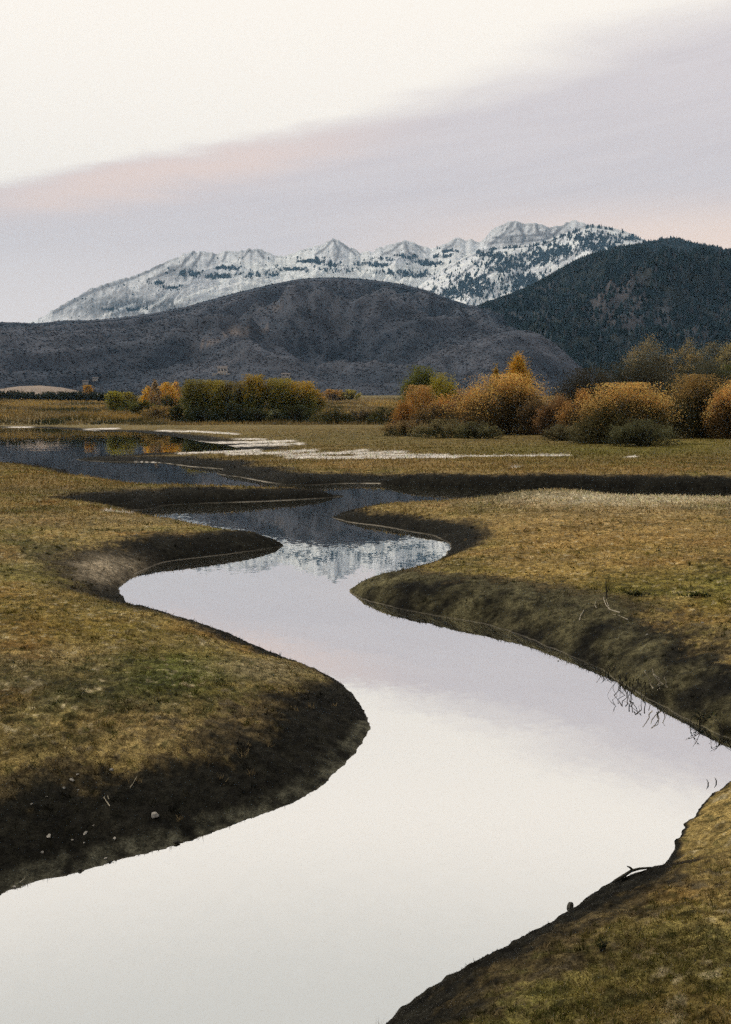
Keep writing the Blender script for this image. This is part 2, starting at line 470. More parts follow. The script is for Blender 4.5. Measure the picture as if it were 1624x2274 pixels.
def shore_fields(x, y):
    """signed distance to the water (positive on land) and the blended bank parameters"""
    n = x.size
    dmin = np.full(n, 1e9); ins = np.zeros(n, bool)
    acc = np.zeros((n, 6)); wsum = np.zeros(n)
    for pi, (w, prm) in enumerate(POLYS):
        inside = np.zeros(n, bool)
        m = len(w)
        for i in range(m):
            ax, ay = w[i]; bx, by = w[(i + 1) % m]
            ex, ey = bx - ax, by - ay
            L2 = ex * ex + ey * ey + 1e-12
            t = np.clip(((x - ax) * ex + (y - ay) * ey) / L2, 0, 1)
            d2 = (x - ax - t * ex) ** 2 + (y - ay - t * ey) ** 2
            np.minimum(dmin, d2, out=dmin)
            if ay != by:
                cond = ((ay > y) != (by > y)) & (x < ex * (y - ay) / (by - ay) + ax)
                inside ^= cond
            wt = math.sqrt(L2) / (d2 + 0.02) ** 2
            acc[:, :4] += wt[:, None] * prm[i]
            acc[:, 4:] += wt[:, None] * PLAT[pi]
            wsum += wt
        ins |= inside
    return np.where(ins, 1, -1) * np.sqrt(dmin), acc / wsum[:, None]

# ------------------------------------------------------------------ ground: one polar sheet out to the horizon
AZ_F = R(24.0)
az_f = np.linspace(-AZ_F, AZ_F, 801)
az_o = np.linspace(AZ_F, 2 * math.pi - AZ_F, 121)[1:]
AZ = np.concatenate([az_f, az_o])
r_in = np.geomspace(0.03, 1.6, 15)[:-1]
r_mid = np.geomspace(1.6, 330.0, 1241)
r_out = np.geomspace(330.0, 20000.0, 80)[1:]
RR = np.concatenate([r_in, r_mid, r_out])
nr, nc = len(RR), len(AZ)
GX = RR[:, None] * np.sin(AZ)[None, :]
GY = RR[:, None] * np.cos(AZ)[None, :]
# coarse evaluation of the shore fields, then bilinear refinement
ri = np.unique(np.concatenate([np.arange(0, len(r_in), 2), np.arange(len(r_in), len(r_in) + 1241, 2)]))
ci = np.unique(np.concatenate([np.arange(0, 801, 2), np.arange(801, nc, 2), [nc - 1]]))
cxg, cyg = GX[np.ix_(ri, ci)], GY[np.ix_(ri, ci)]
sdc, prc = shore_fields(cxg.ravel(), cyg.ravel())
def refine(f):
    f = f.reshape(len(ri), len(ci))
    ridx = np.interp(np.arange(nr), ri, np.arange(len(ri)))
    cidx = np.interp(np.arange(nc), ci, np.arange(len(ci)))
    r0 = np.minimum(ridx.astype(int), len(ri) - 2); c0 = np.minimum(cidx.astype(int), len(ci) - 2)
    fr = (ridx - r0)[:, None]; fc = (cidx - c0)[None, :]
    a = f[np.ix_(r0, c0)]; b = f[np.ix_(r0, c0 + 1)]; c = f[np.ix_(r0 + 1, c0)]; d = f[np.ix_(r0 + 1, c0 + 1)]
    return (a * (1 - fc) + b * fc) * (1 - fr) + (c * (1 - fc) + d * fc) * fr
SD = refine(sdc)
PR = [refine(prc[:, k]) for k in range(6)]
rad = np.broadcast_to(RR[:, None], GX.shape)
SD = np.where(rad > 329, 80.0 + (rad - 329), SD)
# ragged edge
SD = SD + 0.075 * fbm(GX * 1.1, GY * 1.1, 3, 5) + np.clip(0.0022 * rad, 0.03, 0.06) * fbm(GX * 7, GY * 7, 3, 11)
Hs, Ls, MUD, RIM, Hp, Lp = PR
sdp = np.maximum(SD, 0)
GZ = Hs * (1 - np.exp(-(sdp / Ls) ** 1.15)) + Hp * (1 - np.exp(-sdp / Lp))
far_rise = np.minimum(np.maximum(rad - 255, 0), 700.0)
front = sstep(GY, 60, 130)
GZ += front * sstep(sdp, 3, 40) * (0.25 + 0.027 * far_rise)
# swells of the turf, tussocks and lumps
land = sstep(SD, 0.05, 1.0)
GZ += land * (0.10 * fbm(GX * 0.22, GY * 0.22, 3, 21) + 0.035 * fbm(GX * 1.2, GY * 1.2, 4, 22))
GZ += sstep(SD, 0.0, 0.2) * 0.03 * ridged(GX * 2.6, GY * 2.6, 4, 31) * np.clip(30 / rad, 0.2, 1)
GZ += sstep(SD, 0.0, 0.15) * 0.022 * fbm(GX * 9, GY * 9, 3, 41) * np.clip(14 / rad, 0.0, 1)
GZ += sstep(rad, 150, 500) * 1.2 * fbm(GX * 0.012, GY * 0.012, 3, 51)
def gauss(px, py, z, sx, sy):
    x0, y0 = unproj(px, py, z)
    return np.exp(-((GX - x0) / sx) ** 2 - ((GY - y0) / sy) ** 2)
GZ += land * 0.22 * gauss(1225, 1084, 0.8, 1.7, 3.0)
GZ = np.where(SD < 0, -0.45 * (1 - np.exp(np.minimum(SD, 0) / 0.35)), GZ)
# hollow below the camera side stays low enough to see over
GPX, GPY = proj(GX, np.maximum(GY, 0.01), GZ)

# ---- colours of turf, mud, silt (ground cover; the mud also carries bank shade)
N1 = fbm(GX * 0.33, GY * 0.33, 4, 61); N2 = fbm(GX * 1.7, GY * 1.7, 4, 62); N3 = fbm(GX * 0.09, GY * 0.09, 3, 63); N4 = fbm(GX * 5, GY * 5, 3, 64)
C = np.empty(GX.shape + (3,)); C[:] = (0.29, 0.205, 0.085)
C = cmix(C, (0.10, 0.09, 0.032), 0.9 * sstep(N1 + 0.45 * N2, -0.1, 0.45))
Ns = fbm(GX * 0.05, GY * 0.22, 4, 66)
C = cmix(C, (0.055, 0.052, 0.024), 0.8 * sstep(Ns + 0.3 * N1, -0.08, 0.3) * sstep(rad, 40, 75))
C = cmix(C, (0.27, 0.195, 0.105), 0.7 * sstep(N3 + 0.5 * N2, 0.05, 0.6))
Nr = fbm(GX * 0.5, GY * 0.5, 4, 67); Ng = fbm(GX * 0.42, GY * 0.42, 4, 68)
C = cmix(C, (0.27, 0.135, 0.045), 0.6 * sstep(Nr, 0.08, 0.4))
C = cmix(C, (0.125, 0.125, 0.03), 0.65 * sstep(Ng, 0.1, 0.4))
C = cmix(C, (0.15, 0.105, 0.042), 0.62 * sstep(rad, 48, 75) * (1 - sstep(rad, 170, 260)))
N5 = fbm(GX * 12, GY * 12, 3, 65)
Cgold, Cgreen, Cpale, Cdark, Colive = (0.40, 0.26, 0.09), (0.115, 0.125, 0.022), (0.36, 0.28, 0.18), (0.045, 0.04, 0.022), (0.10, 0.085, 0.035)
def blob(px, py, rx, ry, nz=0.35):
    q = ((GPX - px) / rx) ** 2 + ((GPY - py) / ry) ** 2
    return np.clip(np.exp(-q) * (1 + nz * 2 * N2), 0, 1)
inF = (GPX > 760) & (GPY > 1080) & (GPY < 1680) & ~((GPX < 850) & (GPY > 1480))
for (px, py, rx, ry, c_, s_) in [
        (1300, 1150, 330, 45, (0.34, 0.235, 0.12), 0.7), (1400, 1150, 400, 200, (0.33, 0.21, 0.08), 0.25), (1400, 2130, 460, 170, (0.135, 0.11, 0.045), 0.6), (1430, 1100, 340, 24, (0.66, 0.56, 0.45), 1.0), (1250, 1088, 90, 10, Cpale, 0.6), (1350, 1200, 330, 50, (0.34, 0.205, 0.075), 0.7), (1500, 1290, 240, 28, (0.20, 0.16, 0.035), 0.7),
        (1590, 1330, 70, 45, (0.14, 0.135, 0.025), 0.6), (1250, 1270, 180, 22, Cgold, 0.6), (1560, 1430, 130, 60, (0.17, 0.13, 0.06), 0.35),
        (60, 1160, 260, 28, (0.30, 0.20, 0.09), 0.55), (330, 1150, 170, 16, (0.30, 0.215, 0.12), 0.6), (60, 1080, 200, 16, (0.27, 0.17, 0.075), 0.5), (180, 1090, 200, 9, Colive, 0.5),
        (60, 1260, 130, 40, (0.17, 0.13, 0.06), 0.5), (60, 1350, 200, 50, (0.25, 0.165, 0.045), 0.7), (240, 1400, 190, 36, (0.22, 0.16, 0.035), 0.7),
        (400, 1470, 110, 34, Cgreen, 0.8), (370, 1510, 110, 30, (0.07, 0.085, 0.02), 0.8), (560, 1480, 120, 18, (0.33, 0.26, 0.16), 0.6), (620, 1500, 90, 22, (0.30, 0.24, 0.15), 0.6),
        (90, 1500, 160, 40, (0.12, 0.10, 0.055), 0.6), (230, 1560, 260, 26, (0.085, 0.075, 0.04), 0.7), (380, 1630, 170, 46, (0.33, 0.235, 0.115), 0.85), (250, 1600, 130, 26, (0.27, 0.18, 0.08), 0.6),
        (90, 1660, 160, 50, (0.15, 0.115, 0.05), 0.55), (560, 1600, 80, 40, (0.17, 0.11, 0.06), 0.5), (200, 1240, 100, 18, (0.34, 0.27, 0.18), 0.6), (250, 1275, 60, 22, (0.34, 0.27, 0.18), 0.5),
        (1150, 2240, 170, 50, (0.13, 0.12, 0.035), 0.3), (1500, 2240, 180, 60, (0.24, 0.16, 0.06), 0.5), (1480, 2090, 230, 50, (0.16, 0.115, 0.05), 0.4),
        (880, 1030, 240, 14, (0.29, 0.185, 0.085), 0.7), (1350, 1045, 300, 10, (0.27, 0.17, 0.07), 0.6), (1350, 1000, 330, 16, (0.14, 0.125, 0.03), 0.75), (780, 975, 220, 12, (0.15, 0.12, 0.05), 0.5),
        (1560, 985, 120, 14, (0.17, 0.14, 0.03), 0.7), (600, 1040, 120, 7, (0.29, 0.22, 0.12), 0.5)]:
    C = cmix(C, c_, s_ * blob(px, py, rx, ry))
# far plain beyond the shore
plain = sstep(rad, 150, 260) * (GY > 0)
C = lerp(C, np.array((0.20, 0.15, 0.075)) * (1 + 0.6 * N3)[..., None], plain[..., None])
# pale flecks of dead grass, dark moss between the tufts
nearw = 1 - sstep(rad, 25, 60)
fle = sstep(N4 + 0.5 * N5 + 0.4 * N2, 0.30, 0.55) * nearw
C = cmix(C, (0.46, 0.37, 0.25), 0.75 * fle)
moss = sstep(-N4 - 0.5 * N5 + 0.45 * N1, 0.12, 0.42) * nearw
C = cmix(C, (0.045, 0.044, 0.018), 0.72 * moss)
C = C * np.array((0.98, 1.0, 0.86))
# bare mud on the banks, darkened to carry the slopes' shade
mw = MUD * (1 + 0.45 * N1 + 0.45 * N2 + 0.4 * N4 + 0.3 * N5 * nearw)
mud_shade_f = 1 - sstep(SD, 0.40 * mw, 1.25 * mw + 0.03)
mud_shade_col = np.array((0.0125, 0.0115, 0.008)) * np.ones_like(C)
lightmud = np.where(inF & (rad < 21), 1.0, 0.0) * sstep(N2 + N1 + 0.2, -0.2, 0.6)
mud_shade_col = cmix(mud_shade_col, (0.10, 0.088, 0.045), 0.85 * lightmud)
mud_shade_col = mud_shade_col * (1 + 0.6 * N4 + 0.35 * N2)[..., None]
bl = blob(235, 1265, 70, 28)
mud_shade_col = cmix(mud_shade_col, (0.30, 0.24, 0.16), np.clip(1.2 * bl, 0, 1))
C = cmix(C, np.array((0.085, 0.062, 0.032)), 0.8 * sstep(mud_shade_f, 0.02, 0.45))       # brown fade from turf into the shade-darkened mud
C = cmix(C, mud_shade_col, sstep(mud_shade_f, 0.25, 0.95))
# thin rim of paler silt along the waterline
RIMV = np.clip(RIM * (0.3 + 0.7 * np.clip(0.75 + 1.2 * fbm(GX * 0.3, GY * 0.3, 2, 77), 0, 1)), 0, 1)
# broader grey-green silt strip at the foot of the left bank
strip = (1 - sstep(SD, 0.09, 0.24 + 0.08 * N4)) * (GPX < 830) * (GPY > 1600) * (SD > 0)
C = cmix(C, (0.10, 0.095, 0.066), 0.8 * strip * sstep(N2 + N4, -0.7, 0.3))
# pale streaks on the flats by the pond
STREAK = [[(343, 956), (434, 958), (534, 964), 1.7], [(10, 949), (75, 948), 1.0], [(185, 954), (268, 951), 1.7], [(300, 979), (364, 976), 1.6], [(288, 986), (318, 986), 1.3],
          [(515, 975), (594, 975), 1.5], [(399, 981), (502, 983), (591, 981), (660, 979), 2.4], [(476, 995), (550, 989), (678, 985), 2.8],
          [(390, 1006), (534, 1002), (582, 1000), 3.2], [(418, 999), (520, 997), 1.4], [(500, 1008), (614, 1006), (710, 999), 2.6], [(614, 1012), (742, 1007), (822, 999), 2.4],
          [(630, 1015), (775, 1016), (909, 1015), (1020, 1014), 3.2], [(726, 1007), (830, 1005), (909, 1003), 2.6], [(790, 1010), (900, 1010), (1000, 1011), 2.0], [(1000, 1013), (1130, 1012), (1270, 1011), 1.5], [(1132, 1038), (1162, 1036), 1.3], [(1385, 1015), (1420, 1014), 1.0],
          [(225, 1134), (270, 1137), (300, 1139), 1.5], [(356, 1028), (300, 1026), 1.0]]
sn = fbm(GX * 0.25, GY * 0.9, 3, 81)
sn2 = fbm(GX * 0.35, GY * 2.2, 3, 82)
for s_ in STREAK:
    pts, hw = s_[:-1], s_[-1]
    xs = [p[0] for p in pts]; ys = [p[1] for p in pts]
    if xs[0] > xs[-1]: xs, ys = xs[::-1], ys[::-1]
    yy = np.interp(GPX, xs, ys)
    endf = sstep(GPX, xs[0] - 6, xs[0] + 14) * (1 - sstep(GPX, xs[-1] - 14, xs[-1] + 6))
    sfine = fbm(GPX / 60.0, GPY / 2.2, 3, 83)
    d = np.abs(GPY + 1.5 * sn - yy) / (hw * (1.0 + 0.6 * sn2) + 0.3) - 0.55 * fbm(GPX / 26.0, GPY / 1.5, 3, 84)
    f = (1 - sstep(d, 0.65, 1.15)) * endf * sstep(sn2, -0.55, -0.25) * sstep(sfine, -0.42, -0.15) * (GY > 0)
    C = cmix(C, (0.76, 0.69, 0.61), np.clip(f, 0, 1))
C = np.clip(C, 0.004, 0.85)
GV = np.stack([GX, GY, GZ], -1).reshape(-1, 3)
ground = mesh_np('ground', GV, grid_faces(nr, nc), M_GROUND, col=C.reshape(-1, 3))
ra = ground.data.attributes.new('Rim', 'FLOAT', 'POINT')
rh_ = ground.data.attributes.new('RimH', 'FLOAT', 'POINT')
rh_.data.foreach_set('value', np.ascontiguousarray(np.clip(0.00085 * rad, 0.007, 0.042).ravel(), np.float32))
ra.data.foreach_set('value', np.ascontiguousarray(RIMV.ravel(), np.float32))
tag(ground, 'rolling brown and green turf with dark muddy banks', kind='structure')

def gsample(field, x, y):
    """field of the polar sheet at world points"""
    r = np.hypot(x, y); a = np.arctan2(x, y); a = np.where(a < -AZ_F, a + 2 * math.pi, a)
    ridx = np.clip(np.interp(np.log(np.maximum(r, 0.031)), np.log(RR), np.arange(nr)), 0, nr - 1.001)
    cidx = np.clip(np.interp(a, AZ, np.arange(nc)), 0, nc - 1.001)
    r0 = ridx.astype(int); c0 = cidx.astype(int); fr = ridx - r0; fc = cidx - c0
    if field.ndim == 3: fr = fr[..., None]; fc = fc[..., None]
    return (field[r0, c0] * (1 - fc) + field[r0, c0 + 1] * fc) * (1 - fr) + (field[r0 + 1, c0] * (1 - fc) + field[r0 + 1, c0 + 1] * fc) * fr
def gz(x, y):
    return float(gsample(GZ, np.array([float(x)]), np.array([float(y)]))[0])
def hit(px, py):
    """ground point seen at a picture position"""
    dx, dy, dz = ray(px, py)
    t = np.geomspace(2.0, 1200.0, 6000)
    x, y, z = dx * t, dy * t, CAM_H + dz * t
    h = np.maximum(gsample(GZ, x, y), 0.0)
    k = int(np.argmax(z < h)) if (z < h).any() else len(t) - 1
    return Vector((x[k], y[k], h[k]))
def at_range(px, Yd):
    """ground point below picture column px at depth Yd"""
    x = (px - CX) / FPX * Yd * 1.0
    return Vector((x, Yd, gz(x, Yd)))

# ------------------------------------------------------------------ water
wr = np.array([0.0, 3, 10, 40, 120, 420.0])
wa = np.linspace(0, 2 * math.pi, 49)
wv = np.stack([wr[:, None] * np.sin(wa), wr[:, None] * np.cos(wa), np.zeros((6, 49))], -1).reshape(-1, 3)
water = mesh_np('water', wv, grid_faces(6, 49), M_WATER)
tag(water, 'still creek and pond mirroring the pale sky', kind='structure')

# ------------------------------------------------------------------ hills and mountains
def crest_line(pts, n, pad=0):
    p = np.array(pts, float)
    a, e = azel(p[:, 0], p[:, 1])
    aa = np.linspace(a[0], a[-1], n)
    return aa, np.interp(aa, a, e)
def hill(name, pts, R0, Rb, zb, n, m, spur, amp, prof, mat, colf, seed, rough_crest=0.0, label=''):
    aa, ee = crest_line(pts, n)
    deg = np.degrees(aa)
    ee = ee + rough_crest * (fbm(deg * 3.0, deg * 0 + seed, 4, seed))
    zc = CAM_H + R0 * ee
    t = np.concatenate([np.linspace(0, 1, m), 1 + np.linspace(0, 0.6, 12)[1:]])
    T, D = np.meshgrid(t, deg, indexing='ij')
    A = np.radians(D)
    rr = Rb + (R0 - Rb) * T
    Zc = np.broadcast_to(zc, T.shape)
    x, y = rr * np.sin(A), rr * np.cos(A)
    w = fbm(x / spur * 0.6, y / spur * 0.6, 2, seed + 40)
    rg = ridged(x / spur + 0.9 * w, y / spur * 0.55 + 0.6 * w, 5, seed)
    win = np.clip(T * 4, 0, 1) * np.clip((1 - T) * 3.0, 0, 1)
    pr = np.where(T <= 1, prof(np.clip(T, 0, 1)), 1 - 1.1 * (T - 1))
    z = zb + (Zc - zb) * pr + amp * np.minimum(win, 1) * (rg - 0.35) * np.clip((Zc - zb) / np.max(zc - zb), 0.15, 1)
    # keep the traced skyline: nothing in front may rise above the crest's line of sight
    lim = CAM_H + rr * np.broadcast_to(ee, T.shape) * (0.985 - 0.03 * (1 - np.clip(T, 0, 1)))
    z = np.where(T < 1, np.minimum(z, np.maximum(lim, zb - 5)), z)
    gx_, gy_ = np.gradient(z)
    px, py = proj(x, y, z)
    col = colf(px, py, x, y, z, T, rg, gx_, gy_)
    o = mesh_np(name, np.stack([x, y, z], -1).reshape(-1, 3), grid_faces(*T.shape), mat, col=np.clip(col, 0.004, 0.9).reshape(-1, 3))
    tag(o, label, kind='structure')
    return dict(x=x, y=y, z=z, T=T, px=px, py=py, rg=rg, col=col)

def seg_mask(px, py, pts, hw, soft=1.5):
    d = np.full(px.shape, 1e9)
    for (x0, y0), (x1, y1) in zip(pts[:-1], pts[1:]):
        ex, ey = x1 - x0, y1 - y0
        t = np.clip(((px - x0) * ex + (py - y0) * ey) / (ex * ex + ey * ey), 0, 1)
        d = np.minimum(d, np.hypot(px - x0 - t * ex, py - y0 - t * ey))
    return 1 - sstep(d, hw - soft * 0.5, hw + soft)
SNOW, ROCK, WOOD = np.array((0.885, 0.90, 0.935)), np.array((0.105, 0.10, 0.115)), np.array((0.045, 0.06, 0.07))
def snow_cols(px, py, x, y, z, T, rg, gx_, gy_):
    n = fbm(x / 160, y / 160, 5, 91); n2 = fbm(x / 45, y / 90, 4, 92); n3 = fbm(px / 9.0, py / 22.0, 4, 93)
    steep = np.abs(gy_) / (np.abs(gy_).mean() + 1e-6)
    rock = sstep(0.55 * n3 + 0.5 * n + 0.22 * (steep - 1), 0.0, 0.5)
    # craggy upper faces
    crag = np.zeros_like(px)
    for (cx_, cy_, rx, ry, s) in [(390, 600, 75, 30, 0.95), (250, 645, 110, 26, 0.9), (150, 690, 80, 24, 0.8), (455, 575, 40, 18, 0.6), (560, 562, 40, 12, 0.7), (735, 552, 34, 22, 0.7), (890, 555, 50, 18, 0.75), (1000, 545, 30, 10, 0.6),
                                   (1140, 520, 90, 30, 1.1), (1230, 518, 60, 22, 1.0), (320, 640, 110, 24, 0.7)]:
        crag = np.maximum(crag, s * np.exp(-((px - cx_) / rx) ** 2 - ((py - cy_) / ry) ** 2))
    n4 = fbm(px / 4.0 + 0.12 * py + 2 * n3, py / 11.0, 4, 94)
    rib = sstep(0.9 * fbm(px / 13.0 + 0.25 * py / 13.0, py / 30.0, 3, 96) + 0.7 * n4 + 0.8 * (rg - 0.35), -0.1, 0.3)
    k = np.clip(0.28 * rock * sstep(n4 + n3, 0.2, 0.42) + crag * (0.26 + 0.5 * rib), 0, 1)
    c = SNOW * (1 - k[..., None]) + ROCK * k[..., None]
    for pts, hw in [([(740, 532), (722, 552), (700, 566)], 2.0), ([(742, 534), (752, 556), (748, 578)], 2.2), ([(752, 536), (778, 556), (790, 566)], 2.0), ([(893, 538), (872, 556), (850, 566)], 2.2), ([(900, 540), (908, 560), (925, 570)], 2.2), ([(925, 545), (945, 562)], 1.8),
                    ([(432, 558), (405, 588), (372, 606), (330, 622)], 3.0), ([(448, 560), (430, 590), (420, 604)], 2.5), ([(478, 562), (462, 590)], 2.2), ([(505, 560), (495, 580)], 2.0), ([(556, 553), (540, 572)], 2.0), ([(572, 556), (585, 572)], 2.0), ([(360, 588), (300, 616), (240, 636)], 3.0),
                    ([(240, 632), (190, 655), (120, 694)], 3.0), ([(1015, 531), (1005, 545), (985, 552)], 2.0), ([(1142, 492), (1120, 520), (1085, 545)], 3.0), ([(1150, 500), (1165, 525), (1160, 543)], 2.5), ([(1095, 528), (1150, 524), (1230, 520)], 1.8), ([(1085, 540), (1150, 537), (1210, 532)], 1.6), ([(1262, 494), (1240, 512), (1215, 530)], 2.5), ([(1190, 500), (1200, 520)], 2.0)]:
        mk = seg_mask(px + 3 * n3, py + 3 * n4, pts, hw, 2.5)
        c = c * (1 - 0.7 * mk[..., None]) + np.array((0.13, 0.13, 0.15)) * 0.7 * mk[..., None]
    # brushy lower slopes, bare ski-run like clearings
    brush = 0.95 * np.exp(-((px - 300) / 150) ** 4 - ((py - 682) / 24) ** 4) * sstep(n2 + n3, -1.0, 0.1)
    c = c * (1 - brush[..., None]) + np.array((0.16, 0.165, 0.18)) * brush[..., None]
    for pts, hw in [([(320, 690), (360, 668), (375, 645)], 2.5), ([(390, 672), (470, 640), (500, 622)], 4), ([(330, 684), (300, 690)], 3), ([(410, 690), (470, 655), (560, 640)], 4), ([(230, 700), (300, 675)], 2)]:
        mk = seg_mask(px, py, pts, hw)
        c = c * (1 - mk[..., None]) + SNOW * mk[..., None]
    return c
CREST_SNOW = [(-260, 800), (-120, 775), (40, 722), (62, 717), (100, 700), (130, 683), (160, 665), (200, 642), (250, 625), (310, 608), (350, 590), (370, 580), (390, 572), (412, 562), (430, 557), (455, 559), (480, 561), (505, 557), (530, 558), (553, 551), (572, 553), (590, 559), (610, 566), (640, 568), (655, 560), (680, 552), (700, 546),
              (712, 545), (728, 535), (740, 530), (752, 535), (772, 546), (800, 560), (830, 557), (850, 549), (872, 541), (895, 535), (915, 537), (932, 546), (960, 554), (985, 541), (1000, 534), (1015, 529), (1030, 533), (1045, 531), (1065, 540), (1080, 524), (1095, 510), (1112, 500), (1128, 494), (1142, 490), (1160, 496),
              (1178, 495), (1205, 500), (1225, 503), (1245, 501), (1258, 494), (1272, 490), (1290, 491), (1312, 502), (1345, 508), (1400, 530), (1480, 560), (1700, 620)]
snowA = hill('snow_range', CREST_SNOW, 7200, 3900, 60, 1000, 300, 380, 240, lambda t: t ** 1.35, mat_hill('snow_and_rock', 0.014, 0.82, 1.12, 14.0), snow_cols, 101, 0.003,
             'jagged snowy mountain range with grey rock faces')
CREST_SNOWB = [(820, 720), (860, 690), (900, 655), (940, 628), (985, 598), (1030, 572), (1060, 557), (1090, 550), (1130, 546), (1175, 543), (1210, 536), (1250, 520), (1290, 505), (1312, 499), (1345, 503), (1370, 508), (1392, 515), (1412, 524), (1432, 533), (1480, 556), (1600, 610)]
def snowB_cols(px, py, x, y, z, T, rg, gx_, gy_):
    n2 = fbm(x / 45, y / 90, 4, 95)
    k = 0.35 * sstep(n2 + 0.3 * rg, 0.1, 0.6)
    c = SNOW * (1 - k[..., None]) + np.array((0.33, 0.32, 0.35)) * k[..., None]
    for pts, hw in [([(1312, 500), (1260, 520), (1215, 540), (1150, 548), (1090, 552), (1030, 575), (985, 600)], 1.6), ([(1090, 556), (1050, 590), (1010, 620)], 2.0), ([(1180, 550), (1150, 580), (1080, 610), (1010, 650)], 2.4), ([(1250, 530), (1210, 570), (1140, 612)], 2.4), ([(1330, 512), (1290, 550), (1240, 585)], 2.2)]:
        mk = seg_mask(px + 4 * n2, py + 4 * n2, pts, hw, 2.0)
        c = c * (1 - 0.75 * mk[..., None]) + np.array((0.10, 0.11, 0.13)) * 0.75 * mk[..., None]
    return c
snowB = hill('snow_ridge', CREST_SNOWB, 6000, 3800, 60, 460, 160, 300, 90, lambda t: t ** 1.1, mat_hill('snow_slope', 0.02, 0.8, 1.15, 8.0), snowB_cols, 131, 0.0008,
             'snowy ridge speckled with conifers in front of the grey peak')
CREST_RIGHT = [(860, 770), (950, 740), (1040, 692), (1080, 674), (1110, 664), (1150, 650), (1200, 626), (1240, 601), (1280, 579), (1330, 560), (1380, 549), (1440, 539), (1470, 532), (1500, 530), (1522, 537), (1550, 543), (1575, 547), (1600, 552), (1608, 557), (1624, 553), (1700, 560), (1850, 600), (2100, 700)]
def dark_cols(px, py, x, y, z, T, rg, gx_, gy_):
    n = fbm(x / 260, y / 260, 4, 141); n2 = fbm(x / 60, y / 60, 4, 142)
    c = np.empty(px.shape + (3,)); c[:] = (0.030, 0.036, 0.034)
    c = cmix(c, (0.11, 0.10, 0.105), 0.85 * sstep(n + 0.4 * n2, 0.05, 0.4))
    for (cx_, cy_, rx, ry) in [(1560, 640, 45, 18), (1480, 690, 30, 40), (1615, 700, 20, 18), (1200, 645, 30, 12), (1100, 700, 90, 10)]:
        f = np.exp(-((px - cx_) / rx) ** 2 - ((py - cy_) / ry) ** 2) * sstep(n2, -0.2, 0.3)
        c = cmix(c, (0.19, 0.18, 0.18), 0.8 * f)
    return c
dark = hill('forest_hill', CREST_RIGHT, 3600, 1300, 25, 620, 220, 560, 260, lambda t: t ** 1.05, mat_hill('forest_floor', 0.03, 0.6, 1.4, 6.0), dark_cols, 151, 0.0004,
            'dark conifer covered hill on the right')
CREST_MID = [(-500, 745), (-200, 728), (-60, 720), (0, 716), (30, 715), (70, 718), (110, 715), (145, 711), (200, 711), (250, 707), (330, 697), (400, 684), (470, 665), (540, 646), (600, 632), (660, 620), (710, 616), (760, 616), (820, 621), (880, 628), (940, 642), (1000, 664), (1040, 677), (1080, 683), (1120, 692), (1170, 715), (1220, 748), (1270, 785), (1320, 822), (1400, 860), (1600, 880)]
def mid_cols(px, py, x, y, z, T, rg, gx_, gy_):
    n = fbm(x / 170, y / 170, 4, 161); n2 = fbm(x / 40, y / 40, 4, 162)
    c = np.empty(px.shape + (3,)); c[:] = (0.048, 0.056, 0.073)
    c = cmix(c, (0.098, 0.102, 0.122), sstep(0.5 * n + 0.3 * n2 + 0.8 * rg - 0.2, 0.0, 0.6))
    c = cmix(c, (0.026, 0.030, 0.034), 0.85 * sstep(-0.6 * n - 0.9 * rg + 0.15, 0.0, 0.5))
    for pts, hw in [([(500, 740), (560, 735), (590, 730)], 6), ([(405, 775), (450, 765), (485, 758)], 2.5), ([(560, 690), (640, 680)], 3)]:
        f = seg_mask(px, py, pts, hw, 4) * sstep(n2, -0.3, 0.2)
        c = cmix(c, (0.22, 0.18, 0.16), 0.75 * f)
    return c
mid = hill('scrub_hill', CREST_MID, 2500, 850, 14, 760, 240, 470, 150, lambda t: 0.25 * t + 0.75 * t ** 1.35, mat_hill('scrub_ground', 0.02, 0.7, 1.3, 3.0), mid_cols, 171, 0.0004,
           'rounded hill of grey brown scrub in front of the snow range')
# low tan knoll at the far left
tk = hill('tan_knoll', [(-420, 880), (-200, 862), (-40, 868), (0, 864), (40, 858), (90, 856), (140, 861), (180, 869), (230, 876), (300, 884)], 760, 620, 11, 160, 40, 60, 1.0, lambda t: t ** 0.8,
          mat_hill('stubble', 0.4, 0.8, 1.2, 0.2), lambda px, py, *a: np.ones(px.shape + (3,)) * np.array((0.34, 0.27, 0.22)), 181, 0.0, 'pale tan grassy knoll at the foot of the scrub hill')

# ---- far woods: small trees as one mass each
def cones(name, pts, h, w, col, mat, label, blobby=False):
    n = len(pts)
    sides = 4
    a = rng.uniform(0, 6.28, n)[:, None] + np.arange(sides)[None, :] * (2 * math.pi / sides)
    ring = np.stack([pts[:, 0:1] + w[:, None] * np.cos(a), pts[:, 1:2] + w[:, None] * np.sin(a), np.broadcast_to((pts[:, 2] + (0.35 * h if blobby else 0.08 * h))[:, None], a.shape)], -1)
    top = pts + np.stack([0 * h, 0 * h, h], -1)
    bot = pts - np.stack([0 * h, 0 * h, 0.2 * h], -1)
    V = np.concatenate([ring, top[:, None], bot[:, None]], 1).reshape(-1, 3)
    base = (np.arange(n) * (sides + 2))[:, None, None]
    k = np.arange(sides)
    F1 = np.stack([k, (k + 1) % sides, k * 0 + sides], -1)[None] + base
    F2 = np.stack([(k + 1) % sides, k, k * 0 + sides + 1], -1)[None] + base
    F = np.concatenate([F1, F2], 1).reshape(-1, 3)
    o = mesh_np(name, V, F, mat, col=np.repeat(col, sides + 2, 0), smooth=blobby)
    tag(o, label, kind='stuff')
    return o
